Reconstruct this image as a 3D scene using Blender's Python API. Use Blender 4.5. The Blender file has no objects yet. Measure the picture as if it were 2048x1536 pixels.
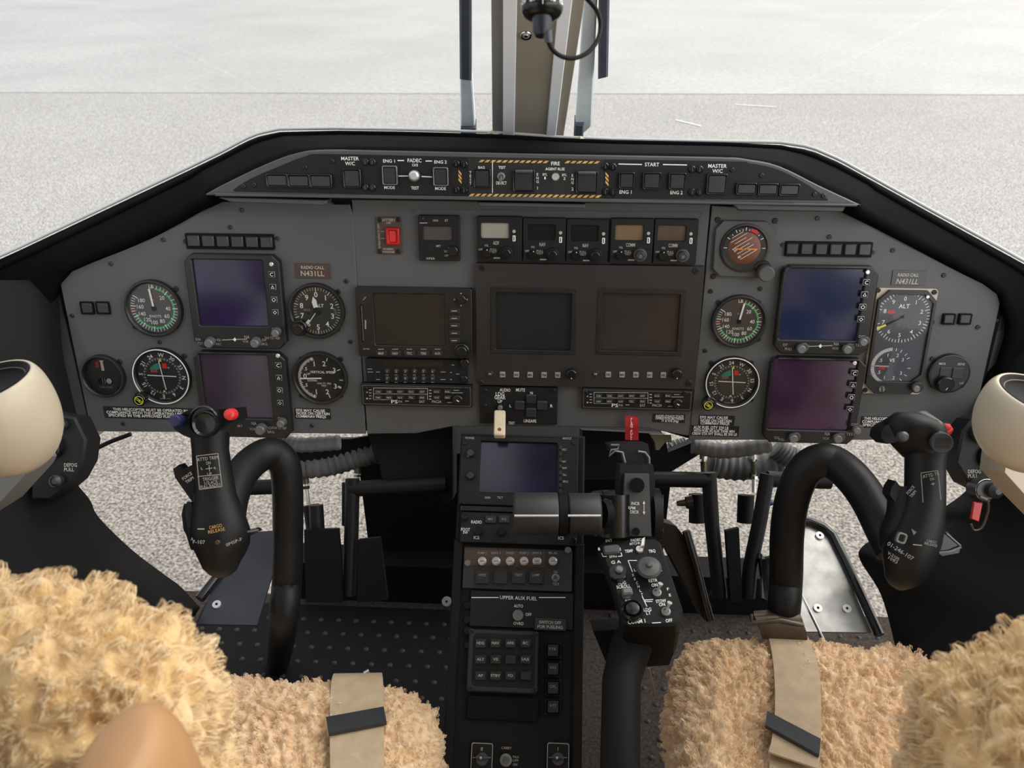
import bpy, math, random
import numpy as np
from mathutils import Vector, Matrix
random.seed(7); np.random.seed(7)
SC = bpy.context.scene
COL = SC.collection
# ---------------------------------------------------------------- camera
R = math.radians
def rx(t): c, s = math.cos(t), math.sin(t); return Matrix(((1,0,0),(0,c,-s),(0,s,c)))
def ry(t): c, s = math.cos(t), math.sin(t); return Matrix(((c,0,s),(0,1,0),(-s,0,c)))
def rz(t): c, s = math.cos(t), math.sin(t); return Matrix(((c,-s,0),(s,c,0),(0,0,1)))
TILT = R(10.8)                                   # the panel face leans back
def axes(t): return Matrix(((1,0,0),(0,math.sin(t),math.cos(t)),(0,-math.cos(t),math.sin(t)))).transposed()
RPC = rz(R(-.213)) @ rx(R(19.206)) @ ry(R(-3.313))
RCW = axes(TILT) @ RPC.transposed()
CAM = Vector((0, 0, 1.25)); F = 1640.0
cd = bpy.data.cameras.new('camera'); cam = bpy.data.objects.new('camera', cd); COL.objects.link(cam)
cd.sensor_width = 36; cd.lens = 36 * F / 2048; cd.clip_start = .02; cd.clip_end = 300
cam.matrix_world = Matrix.Translation(CAM) @ RCW.to_4x4()
cd.dof.use_dof = True; cd.dof.focus_distance = 1.2; cd.dof.aperture_fstop = 9
SC.camera = cam
# ---------------------------------------------------------------- sky, sun, exposure
W = bpy.data.worlds.new('sky'); SC.world = W; W.use_nodes = True
nt = W.node_tree; nt.nodes.clear()
out = nt.nodes.new('ShaderNodeOutputWorld'); bg = nt.nodes.new('ShaderNodeBackground')
tc = nt.nodes.new('ShaderNodeTexCoord'); dot = nt.nodes.new('ShaderNodeVectorMath'); dot.operation = 'DOT_PRODUCT'
dot.inputs[1].default_value = (.74, .62, .27)     # the brighter part of the overcast, ahead and to the right
ramp = nt.nodes.new('ShaderNodeValToRGB')
ramp.color_ramp.elements[0].position = 0; ramp.color_ramp.elements[0].color = (1.3, 1.3, 1.3, 1)
for p_ in (.40, .68): e_ = ramp.color_ramp.elements.new(p_); e_.color = (.80, .85, .92, 1)
mp = nt.nodes.new('ShaderNodeMath'); mp.operation = 'MULTIPLY_ADD'; mp.inputs[1].default_value = .5; mp.inputs[2].default_value = .5
ramp.color_ramp.elements[3].position = 1; ramp.color_ramp.elements[3].color = (3.2, 3.05, 2.75, 1)
nt.links.new(tc.outputs['Generated'], dot.inputs[0]); nt.links.new(dot.outputs['Value'], mp.inputs[0]); nt.links.new(mp.outputs[0], ramp.inputs['Fac'])
d2 = nt.nodes.new('ShaderNodeVectorMath'); d2.operation = 'DOT_PRODUCT'; d2.inputs[1].default_value = (.72, -.64, .26)   # second bright patch, added behind to the right to brighten the panel
r2 = nt.nodes.new('ShaderNodeValToRGB'); r2.color_ramp.elements[0].position = .35; r2.color_ramp.elements[1].color = (2.8, 2.75, 2.65, 1)
ad = nt.nodes.new('ShaderNodeMix'); ad.data_type = 'RGBA'; ad.blend_type = 'ADD'; ad.clamp_result = False; ad.inputs[0].default_value = 1
nt.links.new(tc.outputs['Generated'], d2.inputs[0]); nt.links.new(d2.outputs['Value'], r2.inputs['Fac'])
nt.links.new(ramp.outputs['Color'], ad.inputs[6]); nt.links.new(r2.outputs['Color'], ad.inputs[7]); nt.links.new(ad.outputs[2], bg.inputs['Color']); nt.links.new(bg.outputs[0], out.inputs[0])
bg.inputs['Strength'].default_value = 1.0
sun = bpy.data.lights.new('sun', 'SUN'); sun.energy = 1.4; sun.angle = R(25); sun.color = (1, .96, .9)
so = bpy.data.objects.new('sun', sun); COL.objects.link(so)
so.rotation_euler = Vector((-.50, -.30, -.80)).to_track_quat('-Z', 'Y').to_euler()
vs = SC.view_settings; SC.display_settings.display_device = 'sRGB'
vs.view_transform = 'Standard'; vs.look = 'None'; vs.gamma = 1; vs.use_curve_mapping = False; vs.exposure = -.13
# ---------------------------------------------------------------- pixel <-> place
def ray(px, py): return (RCW @ Vector(((px-1024)/F, -(py-768)/F, -1)))
def W3(px, py, d): return CAM + ray(px, py) * d                     # a point seen at (px,py), d metres ahead
def hit(px, py, O, N):
    r = ray(px, py); return CAM + r * ((O-CAM).dot(N) / r.dot(N))
def hitz(px, py, z): r = ray(px, py); return CAM + r*((z-CAM.z)/r.z)
def hity(px, py, y): r = ray(px, py); return CAM + r*((y-CAM.y)/r.y)
class Frame:
    def __init__(s, O, A): s.O = O; s.A = A; s.U, s.V, s.N = [A.col[i].copy() for i in range(3)]
    def uv(s, px, py, z=0):
        p = hit(px, py, s.O + s.N*z, s.N) - s.O; return Vector((p.dot(s.U), p.dot(s.V)))
    def at(s, u, v, z=0): return s.O + s.U*u + s.V*v + s.N*z
PF = Frame(CAM + RCW @ Vector((0,0,-1.215)), axes(TILT))
# ---------------------------------------------------------------- materials
M = {}
def mat(name, col, rough=.6, metal=0, spec=.5, noise=0, nscale=60, bump=0, bscale=300, coat=0, sheen=0, ramp=None, detail=4, bdist=.0006):
    m = bpy.data.materials.new(name); m.use_nodes = True; t = m.node_tree; b = t.nodes['Principled BSDF']
    b.inputs['Base Color'].default_value = (*col, 1); b.inputs['Roughness'].default_value = rough
    b.inputs['Metallic'].default_value = metal; b.inputs['Specular IOR Level'].default_value = spec
    b.inputs['Coat Weight'].default_value = coat; b.inputs['Sheen Weight'].default_value = sheen
    co = t.nodes.new('ShaderNodeTexCoord')
    if noise:
        n = t.nodes.new('ShaderNodeTexNoise'); n.inputs['Scale'].default_value = nscale; n.inputs['Detail'].default_value = detail
        t.links.new(co.outputs['Object'], n.inputs['Vector'])
        r = t.nodes.new('ShaderNodeValToRGB'); lo = [max(0, c*(1-noise)) for c in col]; hi = [min(1, c*(1+noise)) for c in col]
        r.color_ramp.elements[0].position = .3; r.color_ramp.elements[1].position = .7
        r.color_ramp.elements[0].color = (*lo, 1); r.color_ramp.elements[1].color = (*(ramp or hi), 1)
        t.links.new(n.outputs['Fac'], r.inputs['Fac']); t.links.new(r.outputs['Color'], b.inputs['Base Color'])
    if bump:
        n2 = t.nodes.new('ShaderNodeTexNoise'); n2.inputs['Scale'].default_value = bscale; n2.inputs['Detail'].default_value = 3
        t.links.new(co.outputs['Object'], n2.inputs['Vector'])
        bp = t.nodes.new('ShaderNodeBump'); bp.inputs['Strength'].default_value = bump; bp.inputs['Distance'].default_value = bdist
        t.links.new(n2.outputs['Fac'], bp.inputs['Height']); t.links.new(bp.outputs['Normal'], b.inputs['Normal'])
    M[name] = m; return m
mat('panel_grey', (.088,.088,.088), .62, noise=.06, nscale=9, bump=.25, bscale=900)
mat('trim_grey', (.066,.066,.066), .5, noise=.08, nscale=12, bump=.2, bscale=700)
mat('unit_black', (.010,.010,.0105), .55, spec=.3, noise=.15, nscale=30, bump=.2, bscale=900)
mat('unit_dark', (.022,.022,.022), .55, noise=.1, nscale=20, bump=.2, bscale=900)
mat('console_black', (.005,.005,.0052), .6, spec=.25, noise=.2, nscale=20, bump=.2, bscale=600)
mat('gloss_black', (.008,.008,.009), .22, noise=.2, nscale=30)
mat('bezel_black', (.012,.012,.012), .4, noise=.2, nscale=40)
mat('key_black', (.020,.020,.021), .45, noise=.1, nscale=50)
mat('caption_dark', (.026,.026,.027), .35, noise=.2, nscale=60)
mat('hood_black', (.0035,.0035,.0042), .9, spec=.05, noise=.2, nscale=14, bump=.5, bscale=500)
mat('deep_black', (.004,.004,.0045), .75, spec=.2, noise=.2, nscale=10)
mat('rubber', (.005,.005,.0055), .65, spec=.2, noise=.2, nscale=25, bump=.3, bscale=400)
mat('stick_black', (.0050,.0050,.0058), .5, spec=.28, noise=.25, nscale=15, bump=.2, bscale=300)
mat('white_paint', (.80,.80,.78), .6, noise=.03, nscale=200)
mat('dim_paint', (.28,.28,.27), .6, noise=.05, nscale=200)
mat('cream_dim', (.42,.40,.36), .6, noise=.05, nscale=200)
mat('green_paint', (.04,.42,.13), .5, noise=.05, nscale=200)
mat('teal_paint', (.02,.20,.13), .5, noise=.05, nscale=200)
mat('red_paint', (.55,.02,.015), .5, noise=.05, nscale=200)
mat('dull_red', (.22,.02,.02), .5, noise=.05, nscale=200)
mat('yellow_paint', (.75,.70,.08), .5, noise=.05, nscale=200)
mat('hazard_yellow', (.60,.36,.10), .55, noise=.2, nscale=90)
mat('orange_paint', (.80,.28,.06), .5, noise=.05, nscale=200)
mat('dial_grey', (.060,.060,.058), .5, noise=.08, nscale=40)
mat('dial_black', (.011,.011,.011), .5, noise=.1, nscale=40)
mat('dial_brown', (.050,.041,.037), .5, noise=.08, nscale=40)
mat('dial_olive', (.030,.032,.022), .5, noise=.1, nscale=40)
mat('dial_slate', (.062,.062,.078), .45, noise=.08, nscale=40)
mat('ball_brown', (.16,.055,.025), .45, noise=.1, nscale=60)
mat('placard_brown', (.065,.040,.028), .5, noise=.15, nscale=80)
mat('placard_black', (.008,.008,.008), .5, noise=.1, nscale=80)
mat('screw_steel', (.05,.05,.052), .4, .7, noise=.3, nscale=300)
mat('screw_black', (.007,.007,.007), .4, noise=.3, nscale=300)
mat('chrome', (.55,.55,.54), .18, 1, noise=.05, nscale=100)
mat('steel', (.42,.41,.39), .35, 1, noise=.25, nscale=35, bump=.2, bscale=120)
mat('knob_grey', (.17,.17,.17), .4, .3, noise=.1, nscale=100)
mat('bright_metal', (.75,.74,.72), .3, .6, noise=.1, nscale=100)
mat('red_plastic', (.62,.03,.03), .3, noise=.05, nscale=60)
mat('red_deep', (.42,.012,.010), .3, noise=.1, nscale=60)
mat('red_cloth', (.42,.010,.018), .7, noise=.15, nscale=90)
mat('blue_plastic', (.015,.018,.07), .35, noise=.1, nscale=60)
mat('slate_plastic', (.045,.055,.070), .35, noise=.1, nscale=60)
mat('ivory', (.72,.60,.42), .5, noise=.08, nscale=40)
mat('rust', (.20,.07,.02), .7, noise=.2, nscale=90)
mat('cream_paint', (.47,.41,.31), .38, noise=.05, nscale=6, bump=.1, bscale=60)
mat('side_grey', (.14,.14,.14), .6, noise=.06, nscale=8, bump=.2, bscale=400)
mat('lcd_pale_reflection', (.34,.32,.27), .25, noise=.12, nscale=25)  # bright reflection on the ADF window, put into the readout colour
mat('lcd_tan_reflection', (.20,.135,.075), .22, noise=.2, nscale=22)  # tan reflection on the COMM window, put into the readout colour
mat('lcd_brown_reflection', (.10,.065,.045), .22, noise=.3, nscale=28)  # browner reflection on the other COMM window, also painted into its readout
mat('lcd_grey', (.075,.068,.070), .25, noise=.15, nscale=25)
mat('lcd_black', (.010,.010,.010), .2, noise=.1, nscale=30)
mat('screen_grey', (.017,.017,.018), .2, noise=.08, nscale=10)
mat('screen_brown', (.034,.027,.023), .2, noise=.10, nscale=10)
mat('display_brown', (.020,.0165,.0165), .5, noise=.25, nscale=5, bump=.2, bscale=900)
mat('screen_violet', (.022,.014,.052), .15, noise=.35, nscale=9)  # flight screens: coating's violet and blue reflections put into the base colours
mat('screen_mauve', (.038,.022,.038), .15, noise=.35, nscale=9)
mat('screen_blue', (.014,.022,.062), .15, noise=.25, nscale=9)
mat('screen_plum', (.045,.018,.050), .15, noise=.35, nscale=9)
mat('screen_navy', (.010,.010,.030), .15, noise=.5, nscale=14)
mat('pillar_grey', (.30,.30,.29), .5, noise=.05, nscale=8)
mat('pillar_tan', (.30,.27,.215), .55, noise=.12, nscale=6)
mat('pillar_light', (.82,.84,.87), .5, noise=.04, nscale=8)
mat('pillar_dark', (.24,.245,.23), .5, noise=.08, nscale=8)
mat('wiper_blue', (.07,.085,.115), .5, noise=.2, nscale=20)
mat('wiper_pale', (.72,.82,.87), .4, noise=.12, nscale=14)
mat('belt_webbing', (.44,.335,.215), .65, noise=.10, nscale=60, bump=.5, bscale=260)
mat('belt_buckle', (.022,.024,.028), .35, noise=.15, nscale=40)
mat('bronze_metal', (.085,.065,.050), .35, .6, noise=.2, nscale=40)
mat('tan_leather', (.44,.24,.11), .5, noise=.12, nscale=8, bump=.4, bscale=160)
mat('carpet', (.045,.032,.026), .95, noise=.6, nscale=160, bump=1, bscale=500, bdist=.003)
mat('mat_stud', (.022,.020,.018), .7, noise=.3, nscale=100)
mat('duct_grey', (.11,.11,.11), .55, noise=.3, nscale=30, bump=.5, bscale=200)
mat('rod_olive', (.12,.12,.07), .4, .5, noise=.2, nscale=50)
mat('seat_shell', (.02,.018,.016), .6, noise=.2, nscale=20)
def glassmat(name, tint=(1,1,1), rough=.02, fac=.06):
    m = bpy.data.materials.new(name); m.use_nodes = True; t = m.node_tree; t.nodes.clear()
    o = t.nodes.new('ShaderNodeOutputMaterial'); mx = t.nodes.new('ShaderNodeMixShader')
    tr = t.nodes.new('ShaderNodeBsdfTransparent'); gl = t.nodes.new('ShaderNodeBsdfGlossy'); fr = t.nodes.new('ShaderNodeFresnel')
    ml = t.nodes.new('ShaderNodeMath'); ml.operation = 'MULTIPLY'; ml.inputs[1].default_value = fac/.04
    tr.inputs[0].default_value = (*tint, 1); gl.inputs['Roughness'].default_value = rough; fr.inputs[0].default_value = 1.5
    t.links.new(fr.outputs[0], ml.inputs[0]); t.links.new(ml.outputs[0], mx.inputs[0])
    t.links.new(tr.outputs[0], mx.inputs[1]); t.links.new(gl.outputs[0], mx.inputs[2]); t.links.new(mx.outputs[0], o.inputs[0]); M[name] = m
glassmat('dial_glass', (.97,.97,.97), .05, .010); glassmat('window_glass', (.99,.99,.99), .02, .002); glassmat('chin_glass', (.86,.83,.80), .02, .004)
# sheepskin: pile colour varies from tuft to tuft
def fleece(name, c1, c2, c3):
    m = mat(name, c1, .95, sheen=.35); t = m.node_tree; b = t.nodes['Principled BSDF']
    co = t.nodes.new('ShaderNodeTexCoord'); n = t.nodes.new('ShaderNodeTexNoise'); n.inputs['Scale'].default_value = 28; n.inputs['Detail'].default_value = 6
    r = t.nodes.new('ShaderNodeValToRGB'); r.color_ramp.elements[0].position = .3; r.color_ramp.elements[0].color = (*c2,1)
    r.color_ramp.elements[1].position = .72; r.color_ramp.elements[1].color = (*c3,1); e = r.color_ramp.elements.new(.5); e.color = (*c1,1)
    t.links.new(co.outputs['Object'], n.inputs['Vector']); t.links.new(n.outputs['Fac'], r.inputs['Fac']); t.links.new(r.outputs['Color'], b.inputs['Base Color'])
    n2 = t.nodes.new('ShaderNodeTexNoise'); n2.inputs['Scale'].default_value = 420; n2.inputs['Detail'].default_value = 4
    bp = t.nodes.new('ShaderNodeBump'); bp.inputs['Strength'].default_value = .7; bp.inputs['Distance'].default_value = .002
    t.links.new(co.outputs['Object'], n2.inputs['Vector']); t.links.new(n2.outputs['Fac'], bp.inputs['Height']); t.links.new(bp.outputs['Normal'], b.inputs['Normal'])
fleece('fleece', (.76,.54,.33), (.62,.42,.24), (.84,.66,.44))
fleece('fleece_warm', (.70,.48,.23), (.60,.38,.16), (.78,.58,.33))
def hairm(name, c):
    m = mat(name, c, .9, sheen=.2)
hairm('fleece_fibre', (.93,.72,.48))
hairm('fleece_fibre_warm', (.78,.60,.36))
# tarmac outside
def tarmac(name, base, lo, hi, s1, s2, blot, rough=.85):
    m = bpy.data.materials.new(name); m.use_nodes = True; t = m.node_tree; b = t.nodes['Principled BSDF']; b.inputs['Roughness'].default_value = rough
    co = t.nodes.new('ShaderNodeTexCoord')
    def N(s, d): n = t.nodes.new('ShaderNodeTexNoise'); n.inputs['Scale'].default_value = s; n.inputs['Detail'].default_value = d; t.links.new(co.outputs['Object'], n.inputs['Vector']); return n
    a = N(s1, 4); r = t.nodes.new('ShaderNodeValToRGB'); e = r.color_ramp.elements
    e[0].position = .34; e[0].color = (*lo,1); e[1].position = .68; e[1].color = (*hi,1); k = e.new(.5); k.color = (*base,1)
    t.links.new(a.outputs['Fac'], r.inputs['Fac'])
    c = N(s2, 8); r2 = t.nodes.new('ShaderNodeValToRGB'); r2.color_ramp.elements[0].position = .35; r2.color_ramp.elements[0].color = (blot,)*3+(1,)
    r2.color_ramp.elements[1].position = .62; r2.color_ramp.elements[1].color = (1,1,1,1); t.links.new(c.outputs['Fac'], r2.inputs['Fac'])
    mx = t.nodes.new('ShaderNodeMix'); mx.data_type = 'RGBA'; mx.blend_type = 'MULTIPLY'; mx.inputs[0].default_value = 1
    t.links.new(r.outputs['Color'], mx.inputs[6]); t.links.new(r2.outputs['Color'], mx.inputs[7]); t.links.new(mx.outputs[2], b.inputs['Base Color'])
    bp = t.nodes.new('ShaderNodeBump'); bp.inputs['Strength'].default_value = .5; bp.inputs['Distance'].default_value = .004
    t.links.new(a.outputs['Fac'], bp.inputs['Height']); t.links.new(bp.outputs['Normal'], b.inputs['Normal']); M[name] = m
tarmac('asphalt', (.345,.338,.328), (.11,.105,.10), (.63,.62,.60), 105, .8, .95)
tarmac('concrete', (.40,.40,.395), (.35,.35,.35), (.45,.45,.44), 14, .5, .88, .55)
# ---------------------------------------------------------------- mesh building
def rrect(cx, cy, w, h, r=0, n=4):
    if r <= 0: return [(cx-w/2,cy-h/2),(cx+w/2,cy-h/2),(cx+w/2,cy+h/2),(cx-w/2,cy+h/2)]
    r = min(r, w/2*.999, h/2*.999); P = []
    for (sx, sy, a0) in ((1,-1,-90),(1,1,0),(-1,1,90),(-1,-1,180)):
        for k in range(n+1):
            a = R(a0+90*k/n); P.append((cx+sx*(w/2-r)+r*math.cos(a), cy+sy*(h/2-r)+r*math.sin(a)))
    return P
def circ(cx, cy, r, n=32, a0=0): return [(cx+r*math.cos(a0+2*math.pi*k/n), cy+r*math.sin(a0+2*math.pi*k/n)) for k in range(n)]
def area(P): return sum(P[i][0]*P[(i+1)%len(P)][1]-P[(i+1)%len(P)][0]*P[i][1] for i in range(len(P)))/2
def inset(P, d):
    n = len(P); o = []
    s = 1 if area(P) > 0 else -1
    for i in range(n):
        a, b, c = P[i-1], P[i], P[(i+1)%n]
        e1 = Vector((b[0]-a[0], b[1]-a[1])); e2 = Vector((c[0]-b[0], c[1]-b[1]))
        if e1.length < 1e-9 or e2.length < 1e-9: o.append(b); continue
        e1.normalize(); e2.normalize(); n1 = Vector((-e1.y, e1.x))*s; n2 = Vector((-e2.y, e2.x))*s
        m = n1+n2; k = m.length_squared
        m = m*(2/k) if k > .3 else n1
        if m.length > 2: m *= 2/m.length
        o.append((b[0]+m.x*d, b[1]+m.y*d))
    return o
_TXT = {}
def glyphs(s, bold, space):
    k = (s, bold, space)
    if k not in _TXT:
        c = bpy.data.curves.new('t', 'FONT'); c.body = s; c.size = 1; c.offset = bold; c.resolution_u = 2; c.space_character = space
        o = bpy.data.objects.new('t', c); me = o.to_mesh()
        V = [(v.co.x, v.co.y) for v in me.vertices]; Fc = [tuple(p.vertices) for p in me.polygons]
        o.to_mesh_clear(); bpy.data.objects.remove(o); bpy.data.curves.remove(c)
        _TXT[k] = (V, Fc)
    return _TXT[k]
CAPH = None
class MB:
    def __init__(s): s.v = []; s.f = []; s.mi = []; s.mats = []; s.cur = 0; s.M = None; s.uvs = None
    def m(s, name):
        if name not in s.mats: s.mats.append(name)
        s.cur = s.mats.index(name); return s
    def add(s, V, Fc):
        b = len(s.v)
        if s.M is not None: V = [s.M @ Vector(p) for p in V]
        s.v += [tuple(p) for p in V]; s.f += [tuple(i+b for i in f) for f in Fc]; s.mi += [s.cur]*len(Fc); return s
    def prism(s, P, z0, z1, bev=0, back=True):
        if area(P) < 0: P = P[::-1]
        n = len(P); V = [(x,y,z0) for x, y in P]; rings = [V]
        if bev > 0:
            rings.append([(x,y,z1-bev) for x, y in P]); rings.append([(x,y,z1) for x, y in inset(P, bev)])
        else: rings.append([(x,y,z1) for x, y in P])
        A = [p for r_ in rings for p in r_]; Fc = []
        for k in range(len(rings)-1):
            for i in range(n): j = (i+1)%n; Fc.append((k*n+i, k*n+j, (k+1)*n+j, (k+1)*n+i))
        Fc.append(tuple(range((len(rings)-1)*n, len(rings)*n)))
        if back: Fc.append(tuple(range(n-1, -1, -1)))
        return s.add(A, Fc)
    def box(s, x0, x1, y0, y1, z0, z1, bev=0, r=0): return s.prism(rrect((x0+x1)/2,(y0+y1)/2,abs(x1-x0),abs(y1-y0),r), z0, z1, bev)
    def ring(s, Po, Pi, z0, z1, bev=0, zi=None):          # frame between two outlines of equal count
        n = len(Po); zi = z0 if zi is None else zi
        rr = [[(x,y,z0) for x,y in Po], [(x,y,z1-bev) for x,y in Po], [(x,y,z1) for x,y in inset(Po,bev)], [(x,y,z1) for x,y in inset(Pi,-bev)], [(x,y,z1-bev) for x,y in Pi], [(x,y,zi) for x,y in Pi]]
        A = [p for r_ in rr for p in r_]; Fc = []
        for k in range(5):
            for i in range(n): j = (i+1)%n; Fc.append((k*n+i, k*n+j, (k+1)*n+j, (k+1)*n+i))
        for i in range(n): j = (i+1)%n; Fc.append((5*n+i, 5*n+j, j, i))
        return s.add(A, Fc)
    def cyl(s, cx, cy, r, z0, z1, n=24, bev=0, r1=None):
        P = circ(cx, cy, r, n); r1 = r if r1 is None else r1
        Q = circ(cx, cy, r1, n); Q2 = circ(cx, cy, max(r1-bev, r1*.2), n)
        V = [(x,y,z0) for x,y in P]+[(x,y,z1-bev) for x,y in Q]+[(x,y,z1) for x,y in Q2]; Fc = []
        for k in range(2):
            for i in range(n): j = (i+1)%n; Fc.append((k*n+i,k*n+j,(k+1)*n+j,(k+1)*n+i))
        Fc.append(tuple(range(2*n,3*n))); Fc.append(tuple(range(n-1,-1,-1))); return s.add(V, Fc)
    def lathe(s, prof, n=40, cx=0, cy=0, cap=True):
        k = len(prof); V = []; Fc = []
        for (r_, z) in prof: V += [(cx+r_*math.cos(2*math.pi*i/n), cy+r_*math.sin(2*math.pi*i/n), z) for i in range(n)]
        for a in range(k-1):
            for i in range(n): j = (i+1)%n; Fc.append((a*n+i,a*n+j,(a+1)*n+j,(a+1)*n+i))
        if cap: Fc.append(tuple(range(n-1,-1,-1))); Fc.append(tuple(range((k-1)*n,k*n)))
        return s.add(V, Fc)
    def flat(s, P, z): 
        if area(P) < 0: P = P[::-1]
        return s.add([(x,y,z) for x,y in P], [tuple(range(len(P)))])
    def line(s, x0, y0, x1, y1, w, z):
        d = Vector((x1-x0, y1-y0)); d.normalize(); n = Vector((-d.y, d.x))*w/2
        return s.flat([(x0-n.x,y0-n.y),(x1-n.x,y1-n.y),(x1+n.x,y1+n.y),(x0+n.x,y0+n.y)], z)
    def arc(s, cx, cy, r, w, a0, a1, z, n=24):             # degrees, clockwise dial angles: 0 = top
        V = []; Fc = []
        for k in range(n+1):
            a = R(90-(a0+(a1-a0)*k/n)); V += [(cx+(r-w/2)*math.cos(a), cy+(r-w/2)*math.sin(a), z), (cx+(r+w/2)*math.cos(a), cy+(r+w/2)*math.sin(a), z)]
        for k in range(n): Fc.append((2*k,2*k+2,2*k+3,2*k+1))
        return s.add(V, Fc)
    def tick(s, cx, cy, r0, r1, ang, w, z):
        a = R(90-ang); return s.line(cx+r0*math.cos(a), cy+r0*math.sin(a), cx+r1*math.cos(a), cy+r1*math.sin(a), w, z)
    def text(s, t, x, y, h, z, al='C', rot=0, bold=.012, space=1.0, wfit=None, shear=0):
        global CAPH
        if CAPH is None: CAPH = max(p[1] for p in glyphs('H', 0, 1.0)[0])
        V, Fc = glyphs(t, bold, space)
        if not V: return s
        xs = [p[0] for p in V]; k = h/CAPH; x0, x1 = min(xs), max(xs); wd = (x1-x0)*k; kx = k
        if wfit: kx = k*wfit/wd; wd = wfit
        ox = {'C': -(x0+x1)/2*kx, 'L': -x0*kx, 'R': -x1*kx}[al]; c, sn = math.cos(rot), math.sin(rot); Q = []
        for (a, b) in V:
            u = a*kx+ox; v = b*k-h/2; u += shear*v; Q.append((x+u*c-v*sn, y+u*sn+v*c, z))
        return s.add(Q, Fc)
    def tube(s, pts, rad, n=12, cap=True, up=None, flat=1.0):
        pts = [Vector(p) for p in pts]; k = len(pts); rads = rad if isinstance(rad, (list, tuple)) else [rad]*k
        V = []; Fc = []; t0 = (pts[1]-pts[0]).normalized(); nrm = Vector(up) if up else (Vector((0,0,1)) if abs(t0.z) < .9 else Vector((0,1,0)))
        nrm = (nrm - t0*nrm.dot(t0)).normalized()
        for i in range(k):
            t = (pts[min(i+1,k-1)]-pts[max(i-1,0)]).normalized(); nrm = (nrm - t*nrm.dot(t)).normalized(); bn = t.cross(nrm)
            for j in range(n):
                a = 2*math.pi*j/n; V.append(pts[i]+nrm*math.cos(a)*rads[i]*flat+bn*math.sin(a)*rads[i])
        for i in range(k-1):
            for j in range(n): q = (j+1)%n; Fc.append((i*n+j,i*n+q,(i+1)*n+q,(i+1)*n+j))
        if cap: Fc.append(tuple(range(n-1,-1,-1))); Fc.append(tuple(range((k-1)*n,k*n)))
        return s.add(V, Fc)
    def grid(s, P, close=False):                            # P[i][j] points
        a, b = len(P), len(P[0]); V = [p for r_ in P for p in r_]; Fc = []
        for i in range(a-1):
            for j in range(b-1+(1 if close else 0)): q = (j+1)%b; Fc.append((i*b+j,i*b+q,(i+1)*b+q,(i+1)*b+j))
        return s.add(V, Fc)
    def build(s, name, parent=None, smooth=30, at=None, normals=False):
        me = bpy.data.meshes.new(name); me.from_pydata(s.v, [], s.f)
        for mn in s.mats: me.materials.append(M[mn])
        if len(s.mats) > 1: me.polygons.foreach_set('material_index', s.mi)
        if smooth: me.polygons.foreach_set('use_smooth', [True]*len(me.polygons)); me.set_sharp_from_angle(angle=R(smooth))
        me.update(); o = bpy.data.objects.new(name, me); COL.objects.link(o)
        if parent: o.parent = parent
        if at is not None: o.matrix_world = at
        return o
def spline(P, n=8):
    P = [Vector(p) for p in P]; o = []
    for i in range(len(P)-1):
        a, b, c, d = P[max(i-1,0)], P[i], P[i+1], P[min(i+2,len(P)-1)]
        for k in range(n):
            t = k/n; o.append(.5*((2*b)+(c-a)*t+(2*a-5*b+4*c-d)*t*t+(3*b-a-3*c+d)*t*t*t))
    o.append(P[-1]); return o
def tag(o, label=None, cat=None, group=None, kind=None):
    if label: o['label'] = label
    if cat: o['category'] = cat
    if group: o['group'] = group
    if kind: o['kind'] = kind
    return o
def thing(name, label, cat, at, group=None):
    o = bpy.data.objects.new(name, None); o.empty_display_size = .02; COL.objects.link(o); o.matrix_world = at
    return tag(o, label, cat, group)
def adopt(ch, par, label=None):                              # a switch or lamp that belongs to the unit it is set in
    bpy.context.view_layer.update()
    ch.parent = par; ch.matrix_parent_inverse = par.matrix_world.inverted()
    for k in ('label','category','group'):
        if k in ch: del ch[k]
    if label: ch['label'] = label
    return ch
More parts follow.
